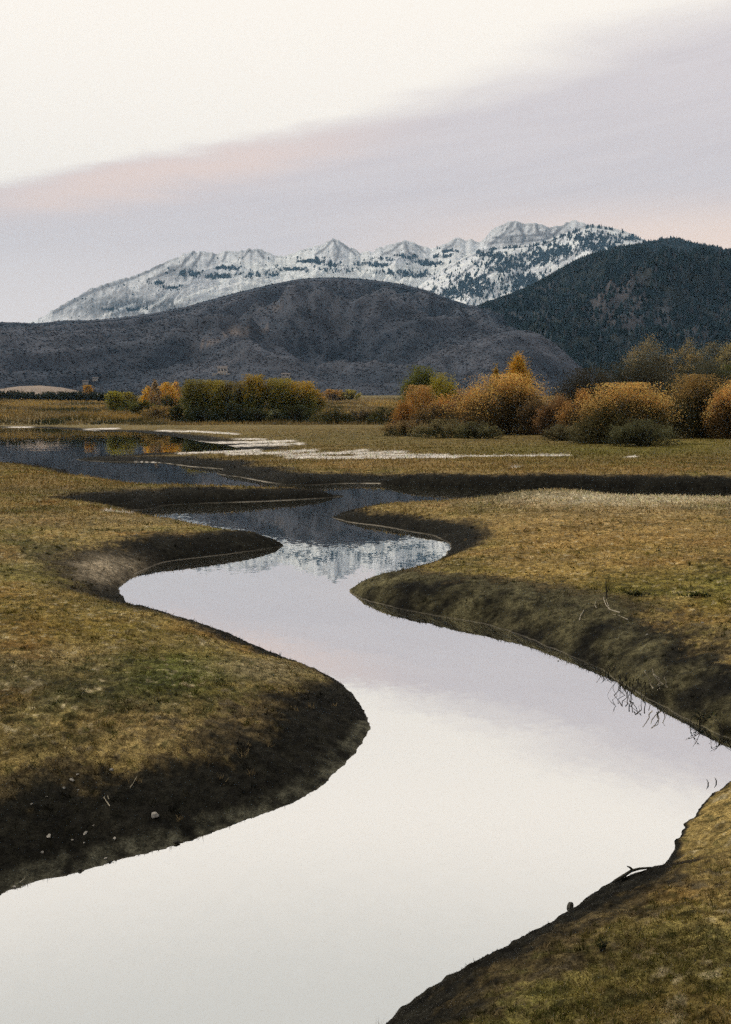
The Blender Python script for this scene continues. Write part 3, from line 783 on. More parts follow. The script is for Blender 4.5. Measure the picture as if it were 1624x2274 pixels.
def pick(H, wt, n):
    w = (wt * (H['T'] < 1.0) * (H['px'] > -80) * (H['px'] < 1704)).ravel()
    w = w / w.sum()
    i = rng.choice(w.size, n, p=w)
    j = rng.uniform(-1, 1, (n, 2))
    c = H['x'].shape[1]
    p = np.stack([H['x'].ravel()[i], H['y'].ravel()[i], H['z'].ravel()[i]], -1)
    i2 = np.minimum(i + 1, w.size - 1); i3 = np.minimum(i + c, w.size - 1)
    q2 = np.stack([H['x'].ravel()[i2], H['y'].ravel()[i2], H['z'].ravel()[i2]], -1) - p
    q3 = np.stack([H['x'].ravel()[i3], H['y'].ravel()[i3], H['z'].ravel()[i3]], -1) - p
    return p + q2 * rng.uniform(0, 1, (n, 1)) * (np.abs(q2[:, :1]) < 60) + q3 * rng.uniform(0, 1, (n, 1)), i
# snow range: belts of conifers
def belts(H, els, nz, lo, hi):
    w = np.zeros_like(H['px'])
    for (cx_, cy_, rx, ry) in els:
        w = np.maximum(w, np.exp(-((H['px'] - cx_ + 14 * nz) / rx) ** 2 - ((H['py'] - cy_ + 5 * nz) / ry) ** 2))
    return sstep(w + 1.0 * nz, lo, hi)
n_b = fbm(snowA['px'] / 11, snowA['py'] / 7, 4, 202)
belt = belts(snowA, [(700, 583, 36, 6), (650, 600, 50, 5), (596, 612, 34, 7), (760, 603, 66, 4), (830, 590, 50, 5), (905, 573, 34, 6), (950, 586, 44, 7), (985, 572, 24, 5), (885, 608, 60, 5), (480, 616, 62, 6), (420, 610, 36, 6),
                     (510, 598, 38, 4), (350, 632, 26, 4), (556, 612, 10, 10), (735, 590, 24, 5), (860, 578, 26, 4), (930, 612, 40, 8), (1000, 560, 20, 4), (300, 690, 40, 3), (380, 640, 30, 4), (250, 690, 30, 3)], n_b + 0.5 * fbm(snowA['px'] / 4, snowA['py'] / 3, 2, 203), 0.5, 0.95)
p, i = pick(snowA, belt + 0.001, 15000)
h = rng.uniform(6, 15, len(p))
cones('conifer_wood', p, h, h * 0.28, np.array((0.035, 0.052, 0.068)) * rng.uniform(0.6, 1.4, (len(p), 1)), M_CONIFER, 'belts of dark conifers on the snowy range')
n_b = fbm(snowB['px'] / 8 + snowB['py'] / 20, snowB['py'] / 15, 4, 206)
wt = belts(snowB, [(1130, 592, 66, 22), (1050, 640, 70, 30), (1200, 572, 46, 22), (1160, 630, 60, 30), (1100, 570, 30, 9), (1290, 530, 34, 14), (1240, 560, 46, 18), (1340, 530, 30, 12), (1395, 530, 40, 8), (1000, 655, 40, 16), (1330, 548, 60, 14), (1070, 566, 10, 8)], n_b + 0.6 * fbm(snowB['px'] / 3.5, snowB['py'] / 7, 2, 207), 0.4, 1.0)
wt += 1.5 * sstep(snowB['T'], 0.975, 0.99) * (snowB['px'] > 1060) * sstep(n_b, -0.1, 0.3)
p, i = pick(snowB, wt + 0.006, 15000)
h = rng.uniform(6, 15, len(p))
cones('conifer_wood', p, h, h * 0.26, np.array((0.035, 0.053, 0.068)) * rng.uniform(0.6, 1.4, (len(p), 1)), M_CONIFER, 'conifers scattered over the snowy front ridge')
n_ = fbm(dark['px'] / 60, dark['py'] / 30, 4, 211)
p, i = pick(dark, 0.12 + sstep(-n_, -0.2, 0.25) * np.clip(1.3 - 9 * dark['col'][..., 0], 0.05, 1) + 1.5 * (dark['T'] > 0.97), 60000)
h = rng.uniform(6, 14, len(p))
cc = np.array((0.020, 0.032, 0.032)) * rng.uniform(0.5, 1.6, (len(p), 1)) + (rng.uniform(0, 1, (len(p), 1)) < 0.16) * np.array((0.05, 0.04, 0.045))
cones('conifer_wood', p, h, h * 0.27, cc, M_CONIFER, 'dense dark conifer forest over the right hand hill')
n_ = fbm(mid['px'] / 40, mid['py'] / 20, 4, 221)
p, i = pick(mid, 0.5 + sstep(n_ - 0.5 * mid['rg'], -0.3, 0.4), 90000)
h = rng.uniform(1.3, 3.4, len(p)) * np.clip(np.hypot(p[:, 0], p[:, 1]) / 1600, 0.45, 1.5) ** 1.4
base = mid['col'].reshape(-1, 3)[i]
cones('scrub_brush', p, h * 0.5, h * 0.8, base * rng.uniform(1.0, 1.6, (len(p), 1)), M_SCRUB, 'grey brown oak scrub covering the rounded hill', True)
p, i = pick(mid, sstep(-mid['rg'], -0.1, 0.4) * sstep(n_, 0.0, 0.4) * (mid['px'] > 700), 220)
h = rng.uniform(6, 12, len(p))
cones('scattered_conifers', p, h, h * 0.3, np.array((0.018, 0.026, 0.024)) * rng.uniform(0.6, 1.4, (len(p), 1)), M_CONIFER, 'scattered dark conifers in the gullies of the scrub hill')

# ------------------------------------------------------------------ trees and shrubs
def leaf_mesh(name, cen, size, col, parent):
    """one small four-cornered leaf clump per centre, turned at random"""
    n = len(cen)
    d1 = rng.normal(size=(n, 3)); d1 /= np.linalg.norm(d1, axis=1)[:, None]
    d2 = rng.normal(size=(n, 3)); d2 -= d1 * (d1 * d2).sum(1)[:, None]; d2 /= np.linalg.norm(d2, axis=1)[:, None]
    a = d1 * size[:, None]; b = d2 * (size * rng.uniform(0.35, 0.7, n))[:, None]
    V = np.stack([cen - a, cen + b * 1.1, cen + a, cen - b], 1).reshape(-1, 3)
    F = np.arange(4 * n).reshape(-1, 4)
    o = mesh_np(name, V, F, M_LEAF, parent, np.clip(np.repeat(col, 4, 0), 0.004, 0.8), smooth=False)
    return o
def tree(kind, px, top, wpx, style, tips, inner, label, base=None, Yd=None, group=None, dens=1.0, tipmix=0.55, cat=None, skew=0.0, side=0.0):
    """px, top, base, wpx in picture units give the place and real size; tips / inner are the leaf colours, inner with shade painted in"""
    b = hit(px, base) if base is not None else at_range(px, Yd)
    Yd = b.y
    W = wpx / FPX * Yd
    _, te = azel(px, top)
    H = CAM_H + math.hypot(b.x, b.y) * float(te) - b.z
    H = max(H, 0.5)
    pxm = Yd / 990.0                                    # metres to a render pixel
    root = empty(kind, b)
    tag(root, label, cat or kind.split('_')[-1], group)
    area = (W / pxm) * (H / pxm)
    tips = np.asarray(tips) * 1.3; inner = np.asarray(inner) * 1.55
    if style == 'dome': wpx *= 1.1; W *= 1.1
    if style == 'round': W *= 1.2
    n = int(np.clip(9.0 * area * dens, 500, 46000))
    nc_ = max(10, int(n / 26))
    # clump centres
    th = rng.uniform(0, 2 * math.pi, nc_)
    u = rng.uniform(0, 1, nc_)
    rr_ = np.sqrt(rng.uniform(0.12, 1.0, nc_))
    if style == 'dome':
        f = u ** 0.75
        env = np.sqrt(np.clip(1 - (f * 0.98) ** 2.2, 0, 1)) * (0.78 + 0.22 * np.clip(f * 5, 0, 1))
        lift = 0.03
    elif style == 'poplar':
        f = u
        env = np.clip(1.15 * np.sin(np.clip(f * 0.93 + 0.09, 0, 1) ** 0.85 * math.pi) ** 0.75, 0.05, 1)
        lift = 0.14
    elif style == 'willow':
        f = u ** 0.85
        env = np.clip(0.62 + 0.5 * f - 0.9 * np.clip(f - 0.72, 0, 1) ** 1.0 * 2.2, 0.16, 1)
        lift = 0.02
    else:  # round crown on a trunk
        f = u
        env = np.sqrt(np.clip(1 - (2 * f - 1) ** 2, 0.02, 1))
        lift = 0.22
    lump = 1 + 0.5 * fbm(np.cos(th) * 1.9 + px * 0.37, np.sin(th) * 1.9 + f * 3.2, 3, int(px) % 97)
    cx_ = np.cos(th) * rr_ * env * lump * W / 2 + skew * W * f
    cy_ = np.sin(th) * rr_ * env * lump * W / 2 * 0.8
    cz_ = H * (lift + (0.95 - lift) * f) * (0.93 + 0.07 * lump)
    if style in ('dome', 'round') and wpx > 44:
        nl = int(rng.integers(4, 8))
        lx = np.linspace(-0.33, 0.33, nl) + rng.uniform(-0.06, 0.06, nl); lw = rng.uniform(0.42, 0.68, nl)
        lh = (1 - (2.3 if style == 'dome' else 0.7) * lx ** 2) * rng.uniform(0.84, 1.0, nl); lh[int(np.argmin(np.abs(lx)))] = 1.0; ly = rng.uniform(-0.2, 0.2, nl)
        li = rng.integers(0, nl, nc_)
        cx_ = cx_ * lw[li] + lx[li] * W; cy_ = cy_ * lw[li] * 1.2 + ly[li] * W; cz_ = cz_ * lh[li]
    shoot = rng.uniform(size=nc_) < 0.14                # thin shoots that break the outline
    cz_ = np.where(shoot & (f > 0.35), cz_ * rng.uniform(1.03, 1.16, nc_), cz_); cx_ = np.where(shoot, cx_ * 1.1, cx_)
    pk = np.where(shoot, 0.3, 1.0); ks = rng.choice(nc_, n, p=pk / pk.sum())
    cs = 0.075 * min(W, H * 1.2) * rng.uniform(0.6, 1.25, nc_)
    off = rng.normal(size=(n, 3)) * cs[ks][:, None]
    off[:, 2] *= 1.25 if style in ('willow', 'poplar') else 0.85
    if style in ('dome', 'willow'):
        rd = np.stack([cx_, cy_, cz_ + 0.25 * H], -1); rd /= np.linalg.norm(rd, axis=1)[:, None]
        off = off * 0.75 + rd[ks] * (rng.normal(size=n) * cs[ks] * 1.5)[:, None]
    cen = np.stack([cx_[ks], cy_[ks], cz_[ks]], -1) + off
    cen[:, 2] = np.abs(cen[:, 2])
    over = cen[:, 2] > H * 1.06
    cen[over, 2] = H * 1.06 - rng.uniform(0, 0.1, over.sum()) * H
    # leaf colour: coloured leaves hang at the tips of the twigs, green-brown ones lower inside also carry painted crown shade
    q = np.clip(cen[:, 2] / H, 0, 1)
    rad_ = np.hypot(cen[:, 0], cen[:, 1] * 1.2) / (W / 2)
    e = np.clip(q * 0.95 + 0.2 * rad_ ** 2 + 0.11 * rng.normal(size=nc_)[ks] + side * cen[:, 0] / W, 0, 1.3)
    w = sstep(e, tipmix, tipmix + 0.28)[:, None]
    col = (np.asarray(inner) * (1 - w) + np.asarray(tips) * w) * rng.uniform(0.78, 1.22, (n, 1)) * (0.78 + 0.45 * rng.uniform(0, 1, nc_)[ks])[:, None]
    sz = pxm * rng.uniform(0.4, 0.95, n)
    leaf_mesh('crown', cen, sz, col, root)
    # trunk or stems
    tb = Tubes()
    stems = {'dome': 16, 'willow': 7, 'poplar': 1, 'round': 1}[style]
    rr0 = max(0.02 * H, pxm * 0.35)
    for k in range(stems):
        a = rng.uniform(0, 6.28); sp_ = rng.uniform(0.1, 0.36) * W if stems > 1 else 0.0
        hh = H * rng.uniform(0.6, 0.85)
        pts = []
        for t in np.linspace(0, 1, 6):
            pts.append((math.cos(a) * sp_ * (0.12 + t ** 1.3) + rng.normal() * 0.012 * W, math.sin(a) * sp_ * (0.12 + t ** 1.3), -0.15 + (hh + 0.15) * t))
        r0 = rr0 * (0.55 if stems > 1 else 1.0)
        tb.add(pts, [r0 * (1 - 0.82 * t) for t in np.linspace(0, 1, 6)], 5)
        for j in range(3 if stems > 1 else 7):           # limbs
            t = rng.uniform(0.3, 0.9); kk = int(t * 5)
            p0 = Vector(pts[kk]); a2 = rng.uniform(0, 6.28); L = W * rng.uniform(0.14, 0.34)
            p1 = p0 + Vector((math.cos(a2) * L * 0.6, math.sin(a2) * L * 0.6, L * 0.5)); p2 = p1 + Vector((math.cos(a2) * L * 0.4, math.sin(a2) * L * 0.4, L * 0.6))
            tb.add([p0, p1, p2], [r0 * 0.45, r0 * 0.28, r0 * 0.1], 4)
    tb.build('trunk' if stems == 1 else 'stems', M_BARK, root)
    return root
GOLD, ORANGE, RUST, OLIVE, LIME = (0.56, 0.34, 0.06), (0.62, 0.37, 0.12), (0.30, 0.15, 0.06), (0.11, 0.112, 0.032), (0.29, 0.26, 0.05)
DOLIVE, TWIG, GREYG, TAN, DKGR = (0.058, 0.058, 0.022), (0.075, 0.052, 0.032), (0.105, 0.10, 0.055), (0.40, 0.25, 0.09), (0.030, 0.036, 0.020)
WTIP = (0.31, 0.25, 0.055)
# left: marsh shrubs and golden trees
tree('marsh_shrub', 256, 871, 40, 'dome', LIME, OLIVE, 'yellow green rounded shrub leftmost in the marsh clump', base=916)
tree('marsh_shrub', 284, 873, 40, 'dome', (0.24, 0.20, 0.05), OLIVE, 'olive rounded shrub between the leftmost green shrub and the golden trees', base=914)
tree('golden_tree', 330, 859, 34, 'poplar', GOLD, (0.38, 0.21, 0.04), 'small golden tree left of the tallest golden one in the marsh', base=906, tipmix=0.2)
tree('golden_tree', 348, 846, 26, 'poplar', (0.30, 0.22, 0.12), (0.26, 0.19, 0.10), 'pale tan half bare tree behind the golden marsh trees', Yd=330, tipmix=0.2)
tree('golden_tree', 370, 852, 48, 'poplar', GOLD, (0.40, 0.21, 0.04), 'broad golden orange tree in the middle of the marsh clump', base=906, tipmix=0.2)
tree('golden_tree', 391, 847, 24, 'poplar', ORANGE, (0.42, 0.21, 0.04), 'narrow bright orange tree beside the big willow grove', base=904, tipmix=0.2)
tree('marsh_shrub', 318, 890, 62, 'dome', OLIVE, DOLIVE, 'dark olive low shrub in front of the golden marsh trees', base=923)
tree('marsh_shrub', 376, 878, 44, 'dome', (0.12, 0.095, 0.03), DOLIVE, 'small dark shrub under the narrow orange tree', base=908)
tree('marsh_shrub', 352, 902, 70, 'dome', (0.30, 0.20, 0.07), (0.16, 0.12, 0.05), 'straw coloured low bush beside the dark olive shrub', base=932)
tree('marsh_shrub', 392, 905, 34, 'dome', DOLIVE, DKGR, 'dark low bush at the left foot of the willow grove', base=938)
# the willow grove
for px, top, w, tip, lab in [(432, 847, 62, (0.20, 0.17, 0.05), 'leftmost olive willow of the big grove by the pond'),
                             (478, 849, 66, WTIP, 'yellow topped willow second from left in the grove'),
                             (524, 851, 62, (0.19, 0.15, 0.06), 'dull brownish green willow in the middle left of the grove'),
                             (566, 837, 62, (0.33, 0.23, 0.045), 'tallest willow with golden tip in the grove'),
                             (618, 845, 70, WTIP, 'wide dark willow right of the tallest one in the grove'),
                             (672, 851, 64, (0.40, 0.27, 0.05), 'rightmost willow of the grove with yellow crown')]:
    tree('willow_tree', px, top, w, 'willow', tip, (0.115, 0.12, 0.04), lab, base=938.5 - abs(px - 550) * 0.006, group='willows in the grove by the pond', dens=1.2, tipmix=0.62, cat='willow')
for px, top, w, tip, lab in [(450, 905, 60, DKGR, 'dark bush under the leftmost willows'), (520, 900, 70, DKGR, 'dark bush under the middle willows'),
                             (575, 910, 50, (0.06, 0.062, 0.03), 'dark bush under the tallest willow'), (609, 911, 30, (0.15, 0.15, 0.075), 'small pale green bush at the foot of the willow grove'),
                             (662, 902, 66, (0.05, 0.055, 0.025), 'dark bush under the yellow crowned willow')]:
    tree('low_bush', px, top, w, 'dome', tip, DKGR, lab, base=941)
tree('willow_bush', 700, 868, 40, 'dome', (0.33, 0.22, 0.06), OLIVE, 'yellow brown bush just right of the willow grove', base=925)
# middle reeds and the far yellow bushes
tree('low_bush', 742, 908, 84, 'dome', (0.12, 0.10, 0.045), DOLIVE, 'olive low bush in the reeds right of the willow grove', base=942)
tree('low_bush', 806, 912, 80, 'dome', (0.11, 0.085, 0.05), (0.05, 0.045, 0.025), 'brownish low bush in the reeds, middle of three', base=942)
tree('low_bush', 858, 906, 70, 'dome', (0.10, 0.09, 0.04), DOLIVE, 'dark low bush in the reeds next to the tan orange shrub', base=943)
tree('yellow_bush', 738, 866, 50, 'dome', (0.42, 0.25, 0.07), (0.20, 0.14, 0.06), 'orange tinged bush far behind the willow grove', Yd=620, dens=1.5)
tree('yellow_bush', 778, 867, 42, 'dome', (0.38, 0.32, 0.09), (0.18, 0.16, 0.05), 'pale yellow bush far out on the straw field', Yd=620, dens=1.5)
tree('yellow_bush', 200, 857, 24, 'dome', (0.42, 0.25, 0.05), (0.25, 0.17, 0.06), 'small orange bush at the right end of the tan knoll', Yd=640, dens=1.5)
for k in range(9):
    tree('hedge_bush', 6 + k * 34 + rng.uniform(-4, 4), 869 + rng.uniform(-2, 3) + (2 if k > 5 else 0), 62, 'dome', (0.04, 0.045, 0.025), (0.026, 0.03, 0.018), 'dark green bush in the low row at the foot of the tan knoll', Yd=560,
         group='dark bushes in the row below the tan knoll', dens=1.2)
# right: shrubs on the low rise
tree('green_tree', 936, 819, 84, 'dome', (0.17, 0.17, 0.035), (0.08, 0.088, 0.024), 'dark green rounded tree behind the tan orange shrub', Yd=235, dens=1.2, tipmix=0.75)
tree('green_tree', 978, 834, 78, 'dome', (0.33, 0.28, 0.05), (0.14, 0.13, 0.028), 'yellow green tree right beside the dark green rounded one', Yd=230, dens=1.2, tipmix=0.5)
tree('tan_shrub', 934, 860, 70, 'willow', TAN, (0.22, 0.13, 0.05), 'tall tan orange shrub in front of the green tree', base=948, tipmix=0.35)
tree('tan_shrub', 986, 878, 62, 'dome', (0.46, 0.25, 0.07), (0.17, 0.11, 0.05), 'orange topped shrub right of the tall tan one', base=950, tipmix=0.5)
tree('tan_shrub', 1022, 868, 56, 'dome', (0.20, 0.11, 0.065), (0.09, 0.06, 0.04), 'thin reddish brown shrub left of the big orange dome', base=952, tipmix=0.4)
tree('tan_shrub', 900, 890, 50, 'dome', (0.34, 0.19, 0.06), (0.17, 0.10, 0.05), 'low rusty shrub at the left end of the right hand thicket', base=952, tipmix=0.3)
tree('poplar', 1147, 789, 64, 'poplar', (0.50, 0.31, 0.06), (0.33, 0.21, 0.045), 'golden pointed tree rising behind the big orange dome', Yd=150, tipmix=0.3, dens=1.2)
tree('poplar', 1099, 814, 32, 'poplar', (0.33, 0.22, 0.055), (0.20, 0.15, 0.05), 'small olive gold tree left of the pointed golden one', Yd=150, tipmix=0.4)
tree('willow_bush', 1122, 837, 180, 'dome', ORANGE, (0.064, 0.05, 0.025), 'big orange dome shaped bush with dark base', base=964, dens=1.2, tipmix=0.6)
tree('willow_bush', 1062, 862, 64, 'dome', (0.47, 0.22, 0.06), (0.12, 0.075, 0.04), 'rusty orange bush against the left flank of the big orange dome', base=960, tipmix=0.5)
tree('willow_bush', 1236, 878, 66, 'dome', (0.25, 0.145, 0.065), TWIG, 'brown rusty bush right of the big orange dome', base=970, tipmix=0.5)
tree('willow_bush', 1290, 868, 80, 'dome', (0.38, 0.21, 0.07), (0.10, 0.07, 0.035), 'orange brown bush left of the wide orange and olive bush', base=974, tipmix=0.5)
tree('willow_bush', 1388, 857, 172, 'dome', (0.62, 0.38, 0.13), (0.075, 0.066, 0.03), 'wide orange and olive bush in the right hand thicket', base=984, dens=1.2, tipmix=0.62)
tree('twiggy_bush', 1192, 888, 74, 'dome', (0.20, 0.13, 0.06), (0.055, 0.042, 0.026), 'dark brown twiggy bush touching the right flank of the big orange dome', base=966, tipmix=0.7)
tree('twiggy_bush', 1482, 892, 74, 'dome', (0.10, 0.085, 0.04), (0.042, 0.038, 0.022), 'dark twiggy bush closing the gap before the brown olive bush', base=974, tipmix=0.7)
tree('twiggy_bush', 968, 896, 90, 'dome', (0.26, 0.16, 0.06), (0.07, 0.055, 0.03), 'brown twiggy bush under the tan and orange topped shrubs', base=955, tipmix=0.65)
tree('grey_bush', 1330, 932, 120, 'dome', (0.14, 0.125, 0.065), (0.05, 0.048, 0.026), 'grey green low bush at the left foot of the wide orange and olive bush', base=984, tipmix=0.45)
tree('grey_bush', 1420, 934, 120, 'dome', (0.12, 0.118, 0.06), (0.045, 0.046, 0.025), 'grey green low bush at the right foot of the wide orange and olive bush', base=990, tipmix=0.45)
tree('grey_bush', 1245, 944, 80, 'dome', (0.15, 0.13, 0.07), (0.06, 0.055, 0.03), 'small grey bush on the slope below the brown rusty bush', base=978, tipmix=0.4)
tree('grey_bush', 905, 934, 100, 'dome', (0.24, 0.17, 0.08), (0.08, 0.072, 0.035), 'tan grassy low bush leftmost at the foot of the right hand thicket', base=968, tipmix=0.4)
tree('grey_bush', 985, 932, 100, 'dome', (0.19, 0.16, 0.08), (0.06, 0.06, 0.03), 'grey tan low bush below the orange topped shrub', base=972, tipmix=0.4)
tree('grey_bush', 1060, 938, 90, 'dome', (0.13, 0.12, 0.06), (0.05, 0.052, 0.028), 'grey green low bush below the left flank of the big orange dome', base=974, tipmix=0.4)
tree('dark_thicket', 1300, 824, 130, 'dome', (0.055, 0.05, 0.036), (0.035, 0.033, 0.026), 'bare dark thicket behind the orange brown bush', Yd=150, dens=1.1)
tree('dark_thicket', 1405, 812, 170, 'dome', (0.065, 0.062, 0.042), (0.04, 0.04, 0.03), 'bare dark thicket behind the wide orange and olive bush', Yd=160, dens=1.1)
tree('dark_thicket', 1490, 850, 70, 'dome', (0.045, 0.048, 0.03), (0.026, 0.029, 0.02), 'dark bush in the gap between the two right hand orange bushes', Yd=118, dens=1.2)
tree('dark_thicket', 1560, 806, 120, 'dome', (0.075, 0.075, 0.05), (0.045, 0.047, 0.032), 'dark thicket under the tall trees at the right edge', Yd=165, dens=1.1)
tree('willow_bush', 1556, 838, 140, 'dome', (0.30, 0.20, 0.075), (0.05, 0.046, 0.024), 'big brown olive bush at the right edge of the photo', base=972, dens=1.2, tipmix=0.6)
tree('willow_bush', 1613, 850, 72, 'dome', (0.62, 0.37, 0.13), (0.11, 0.075, 0.036), 'bright orange bush cut by the right edge of the photo', base=974, dens=1.2, tipmix=0.5)
tree('tall_tree', 1440, 745, 80, 'round', (0.34, 0.26, 0.13), (0.135, 0.128, 0.09), 'tall grey gold tree leftmost of the tall trees on the right', Yd=205, dens=0.6, tipmix=0.78)
tree('tall_tree', 1524, 746, 62, 'round', (0.40, 0.29, 0.12), (0.14, 0.132, 0.09), 'tall tree with gold crown second of the tall trees on the right', Yd=205, dens=0.55, tipmix=0.75)
tree('tall_tree', 1578, 757, 72, 'round', (0.22, 0.175, 0.10), (0.12, 0.118, 0.085), 'half bare grey tall tree between the two gold topped ones', Yd=210, dens=0.5, tipmix=0.85)
tree('tall_tree', 1626, 738, 70, 'round', (0.38, 0.29, 0.11), (0.135, 0.13, 0.09), 'tall gold topped tree cut by the right edge', Yd=205, dens=0.6, tipmix=0.72)
tree('green_tree', 1608, 806, 60, 'round', (0.11, 0.115, 0.035), (0.055, 0.06, 0.028), 'dark green tree below the gold topped one at the right edge', Yd=190)

# ------------------------------------------------------------------ reeds and rough grass on the plain beyond the shore (one mass)
def blades(name, x, y, z, L, wd, tilt, col, mat, label, two=False):
    n = len(x)
    a = rng.uniform(0, 2 * math.pi, n); f = rng.uniform(0, 2 * math.pi, n)
    up = np.stack([np.sin(tilt) * np.cos(a), np.sin(tilt) * np.sin(a), np.cos(tilt)], -1) * L[:, None]
    sd__ = np.stack([np.cos(f), np.sin(f), 0 * f], -1) * (wd * 0.5)[:, None]
    b = np.stack([x, y, z], -1)
    V = np.stack([b - sd__, b + sd__, b + up], 1).reshape(-1, 3)
    o = mesh_np(name, V, np.arange(3 * n).reshape(-1, 3), mat, col=np.clip(np.repeat(col, 3, 0), 0.004, 0.8), smooth=False)
    tag(o, label, kind='stuff')
    return o
n = 60000
a = rng.uniform(R(-21.5), R(8), n); r = 1 / rng.uniform(1 / 700, 1 / 190, n)
r = np.where(rng.uniform(size=n) < 0.5, rng.uniform(200, 700, n), r)
x, y = r * np.sin(a), r * np.cos(a)
s_ = gsample(SD, x, y); z = gsample(GZ, x, y)
qx, qy = proj(x, y, z)
k = (s_ > 6) & (qy < 944 + 3 * fbm(x * 0.05, y * 0.02, 2, 5))
x, y, z, r, qx, qy = x[k], y[k], z[k], r[k], qx[k], qy[k]
m1 = fbm(x * 0.03, y * 0.012, 3, 301); m2 = fbm(x * 0.09, y * 0.04, 3, 302)
c = np.empty((len(x), 3)); c[:] = (0.20, 0.145, 0.065)
c = cmix(c, (0.34, 0.23, 0.075), sstep(m1 + 0.4 * m2, 0.0, 0.4))
c = cmix(c, (0.065, 0.062, 0.028), sstep(-m1 + 0.5 * m2, 0.05, 0.4))
c = cmix(c, (0.40, 0.25, 0.07), 0.8 * np.exp(-((qx - 300) / 110) ** 2 - ((qy - 927) / 6) ** 2))
c = cmix(c, (0.42, 0.31, 0.16), 0.8 * np.exp(-((qx - 740) / 120) ** 2 - ((qy - 889) / 5) ** 2))
c = cmix(c, DKGR, 0.8 * np.exp(-((qy - 939) / 4.5) ** 2) * sstep(m2, -0.3, 0.1))
c *= rng.uniform(0.7, 1.8, (len(x), 1))
blades('marsh_grass', x, y, z - 0.05, rng.uniform(0.5, 1.3, len(x)) * (0.75 + 0.5 * sstep(m2, -0.2, 0.3)), r / 990 * rng.uniform(0.9, 1.8, len(x)), rng.uniform(0, 0.5, len(x)), c, M_GRASS,
       'rough golden and olive marsh grass beyond the pond')

# ------------------------------------------------------------------ turf: short matted grass on the near land (one mass)
n = 560000
a = rng.uniform(R(-21.5), R(21.5), n)
r = 1 / np.where(rng.uniform(size=560000) < 0.22, rng.uniform(1 / 170, 1 / 30, n), rng.uniform(1 / 75, 1 / 3.4, n))
x, y = r * np.sin(a), r * np.cos(a)
s_ = gsample(SD, x, y); mu = gsample(mud_shade_f, x, y); z = gsample(GZ, x, y)
lm = gsample(lightmud, x, y)
gn = fbm(x * 2.2, y * 2.2, 3, 311)
k = (s_ > 0.05) & (rng.uniform(size=n) < np.clip(1.05 - 0.95 * mu + 0.75 * lm * mu, 0.03, 1) * np.clip(0.75 + 0.9 * gn, 0.15, 1))
x, y, z, r, mu, s_ = x[k], y[k], z[k], r[k], mu[k], s_[k]
c = gsample(C, x, y)
c = c + (lm[k] * mu)[:, None] * np.array((0.03, 0.028, 0.012))
gn2 = fbm(x * 6, y * 6, 2, 312); nn = len(x)
tint = rng.uniform(0, 1, (nn, 1))
c = c * (0.5 + 1.15 * rng.uniform(0, 1, (nn, 1)) ** 1.3) * (1 + 0.5 * gn2[:, None])
lmk = (lm[k] * mu)[:, None]
c = np.where(tint > 0.93 - 0.06 * lmk, c * 0.4 + np.array((0.30, 0.24, 0.16)) * (1 - 0.75 * mu[:, None] + 0.6 * lmk), c)
c = np.where(tint < 0.12, c * np.array((0.55, 0.7, 0.4)), c)
px1 = r / 990
qx, qy = proj(x, y, z)
short = np.where((qx > 850) & (qy > 1680), np.where(s_ < 1.1, 0.45, 0.6), 1.0)
blades('turf_grass', x, y, z - 0.004, np.clip(rng.uniform(0.02, 0.055, nn) * (1 + 0.8 * np.clip(gn2, -0.5, 1)), 0.012, 0.1) * np.clip(r / 14, 0.8, 4.0) * short, np.maximum(0.006, px1 * rng.uniform(0.6, 1.3, nn)), rng.uniform(0.35, 1.25, nn), c, M_GRASS,
       'short matted dry turf on the creek banks')
# separate tufts standing out of the turf
nt, nb = 7000, 16
a = rng.uniform(R(-21.5), R(21.5), nt); r = 1 / rng.uniform(1 / 32, 1 / 3.6, nt)
x, y = r * np.sin(a), r * np.cos(a)
s_ = gsample(SD, x, y); mu = gsample(mud_shade_f, x, y)
qx, qy = proj(x, y, gsample(GZ, x, y))
k = (s_ > np.where((qy > 1680) & (qx > 850), 0.9, 0.15)) & (rng.uniform(size=nt) < 1.0 - 0.8 * mu) & (fbm(x * 0.8, y * 0.8, 2, 331) > -0.1)
x, y, r = x[k], y[k], r[k]; nt = len(x)
c = gsample(C, x, y) * rng.uniform(0.35, 1.5, (nt, 1)); dk = rng.uniform(size=(nt, 1))
c = np.where(dk < 0.4, c * np.array((0.5, 0.62, 0.45)), np.where(dk > 0.8, 0.5 * c + np.array((0.2, 0.15, 0.08)), c))
qx, qy = proj(x, y, gsample(GZ, x, y))
sz = rng.uniform(0.5, 1.3, nt) * np.where((qx > 850) & (qy > 1680), 0.55, 1.0)
X_ = np.repeat(x, nb) + rng.normal(size=nt * nb) * 0.022 * np.repeat(sz, nb); Y_ = np.repeat(y, nb) + rng.normal(size=nt * nb) * 0.022 * np.repeat(sz, nb)
blades('grass_tufts', X_, Y_, gsample(GZ, X_, Y_) - 0.004, np.repeat(sz, nb) * rng.uniform(0.03, 0.085, nt * nb), np.maximum(0.0045, np.repeat(r, nb) / 990 * 0.75), rng.uniform(0.1, 1.0, nt * nb), np.repeat(c, nb, 0) * rng.uniform(0.7, 1.3, (nt * nb, 1)), M_GRASS,
       'small separate grass tufts standing out of the turf')
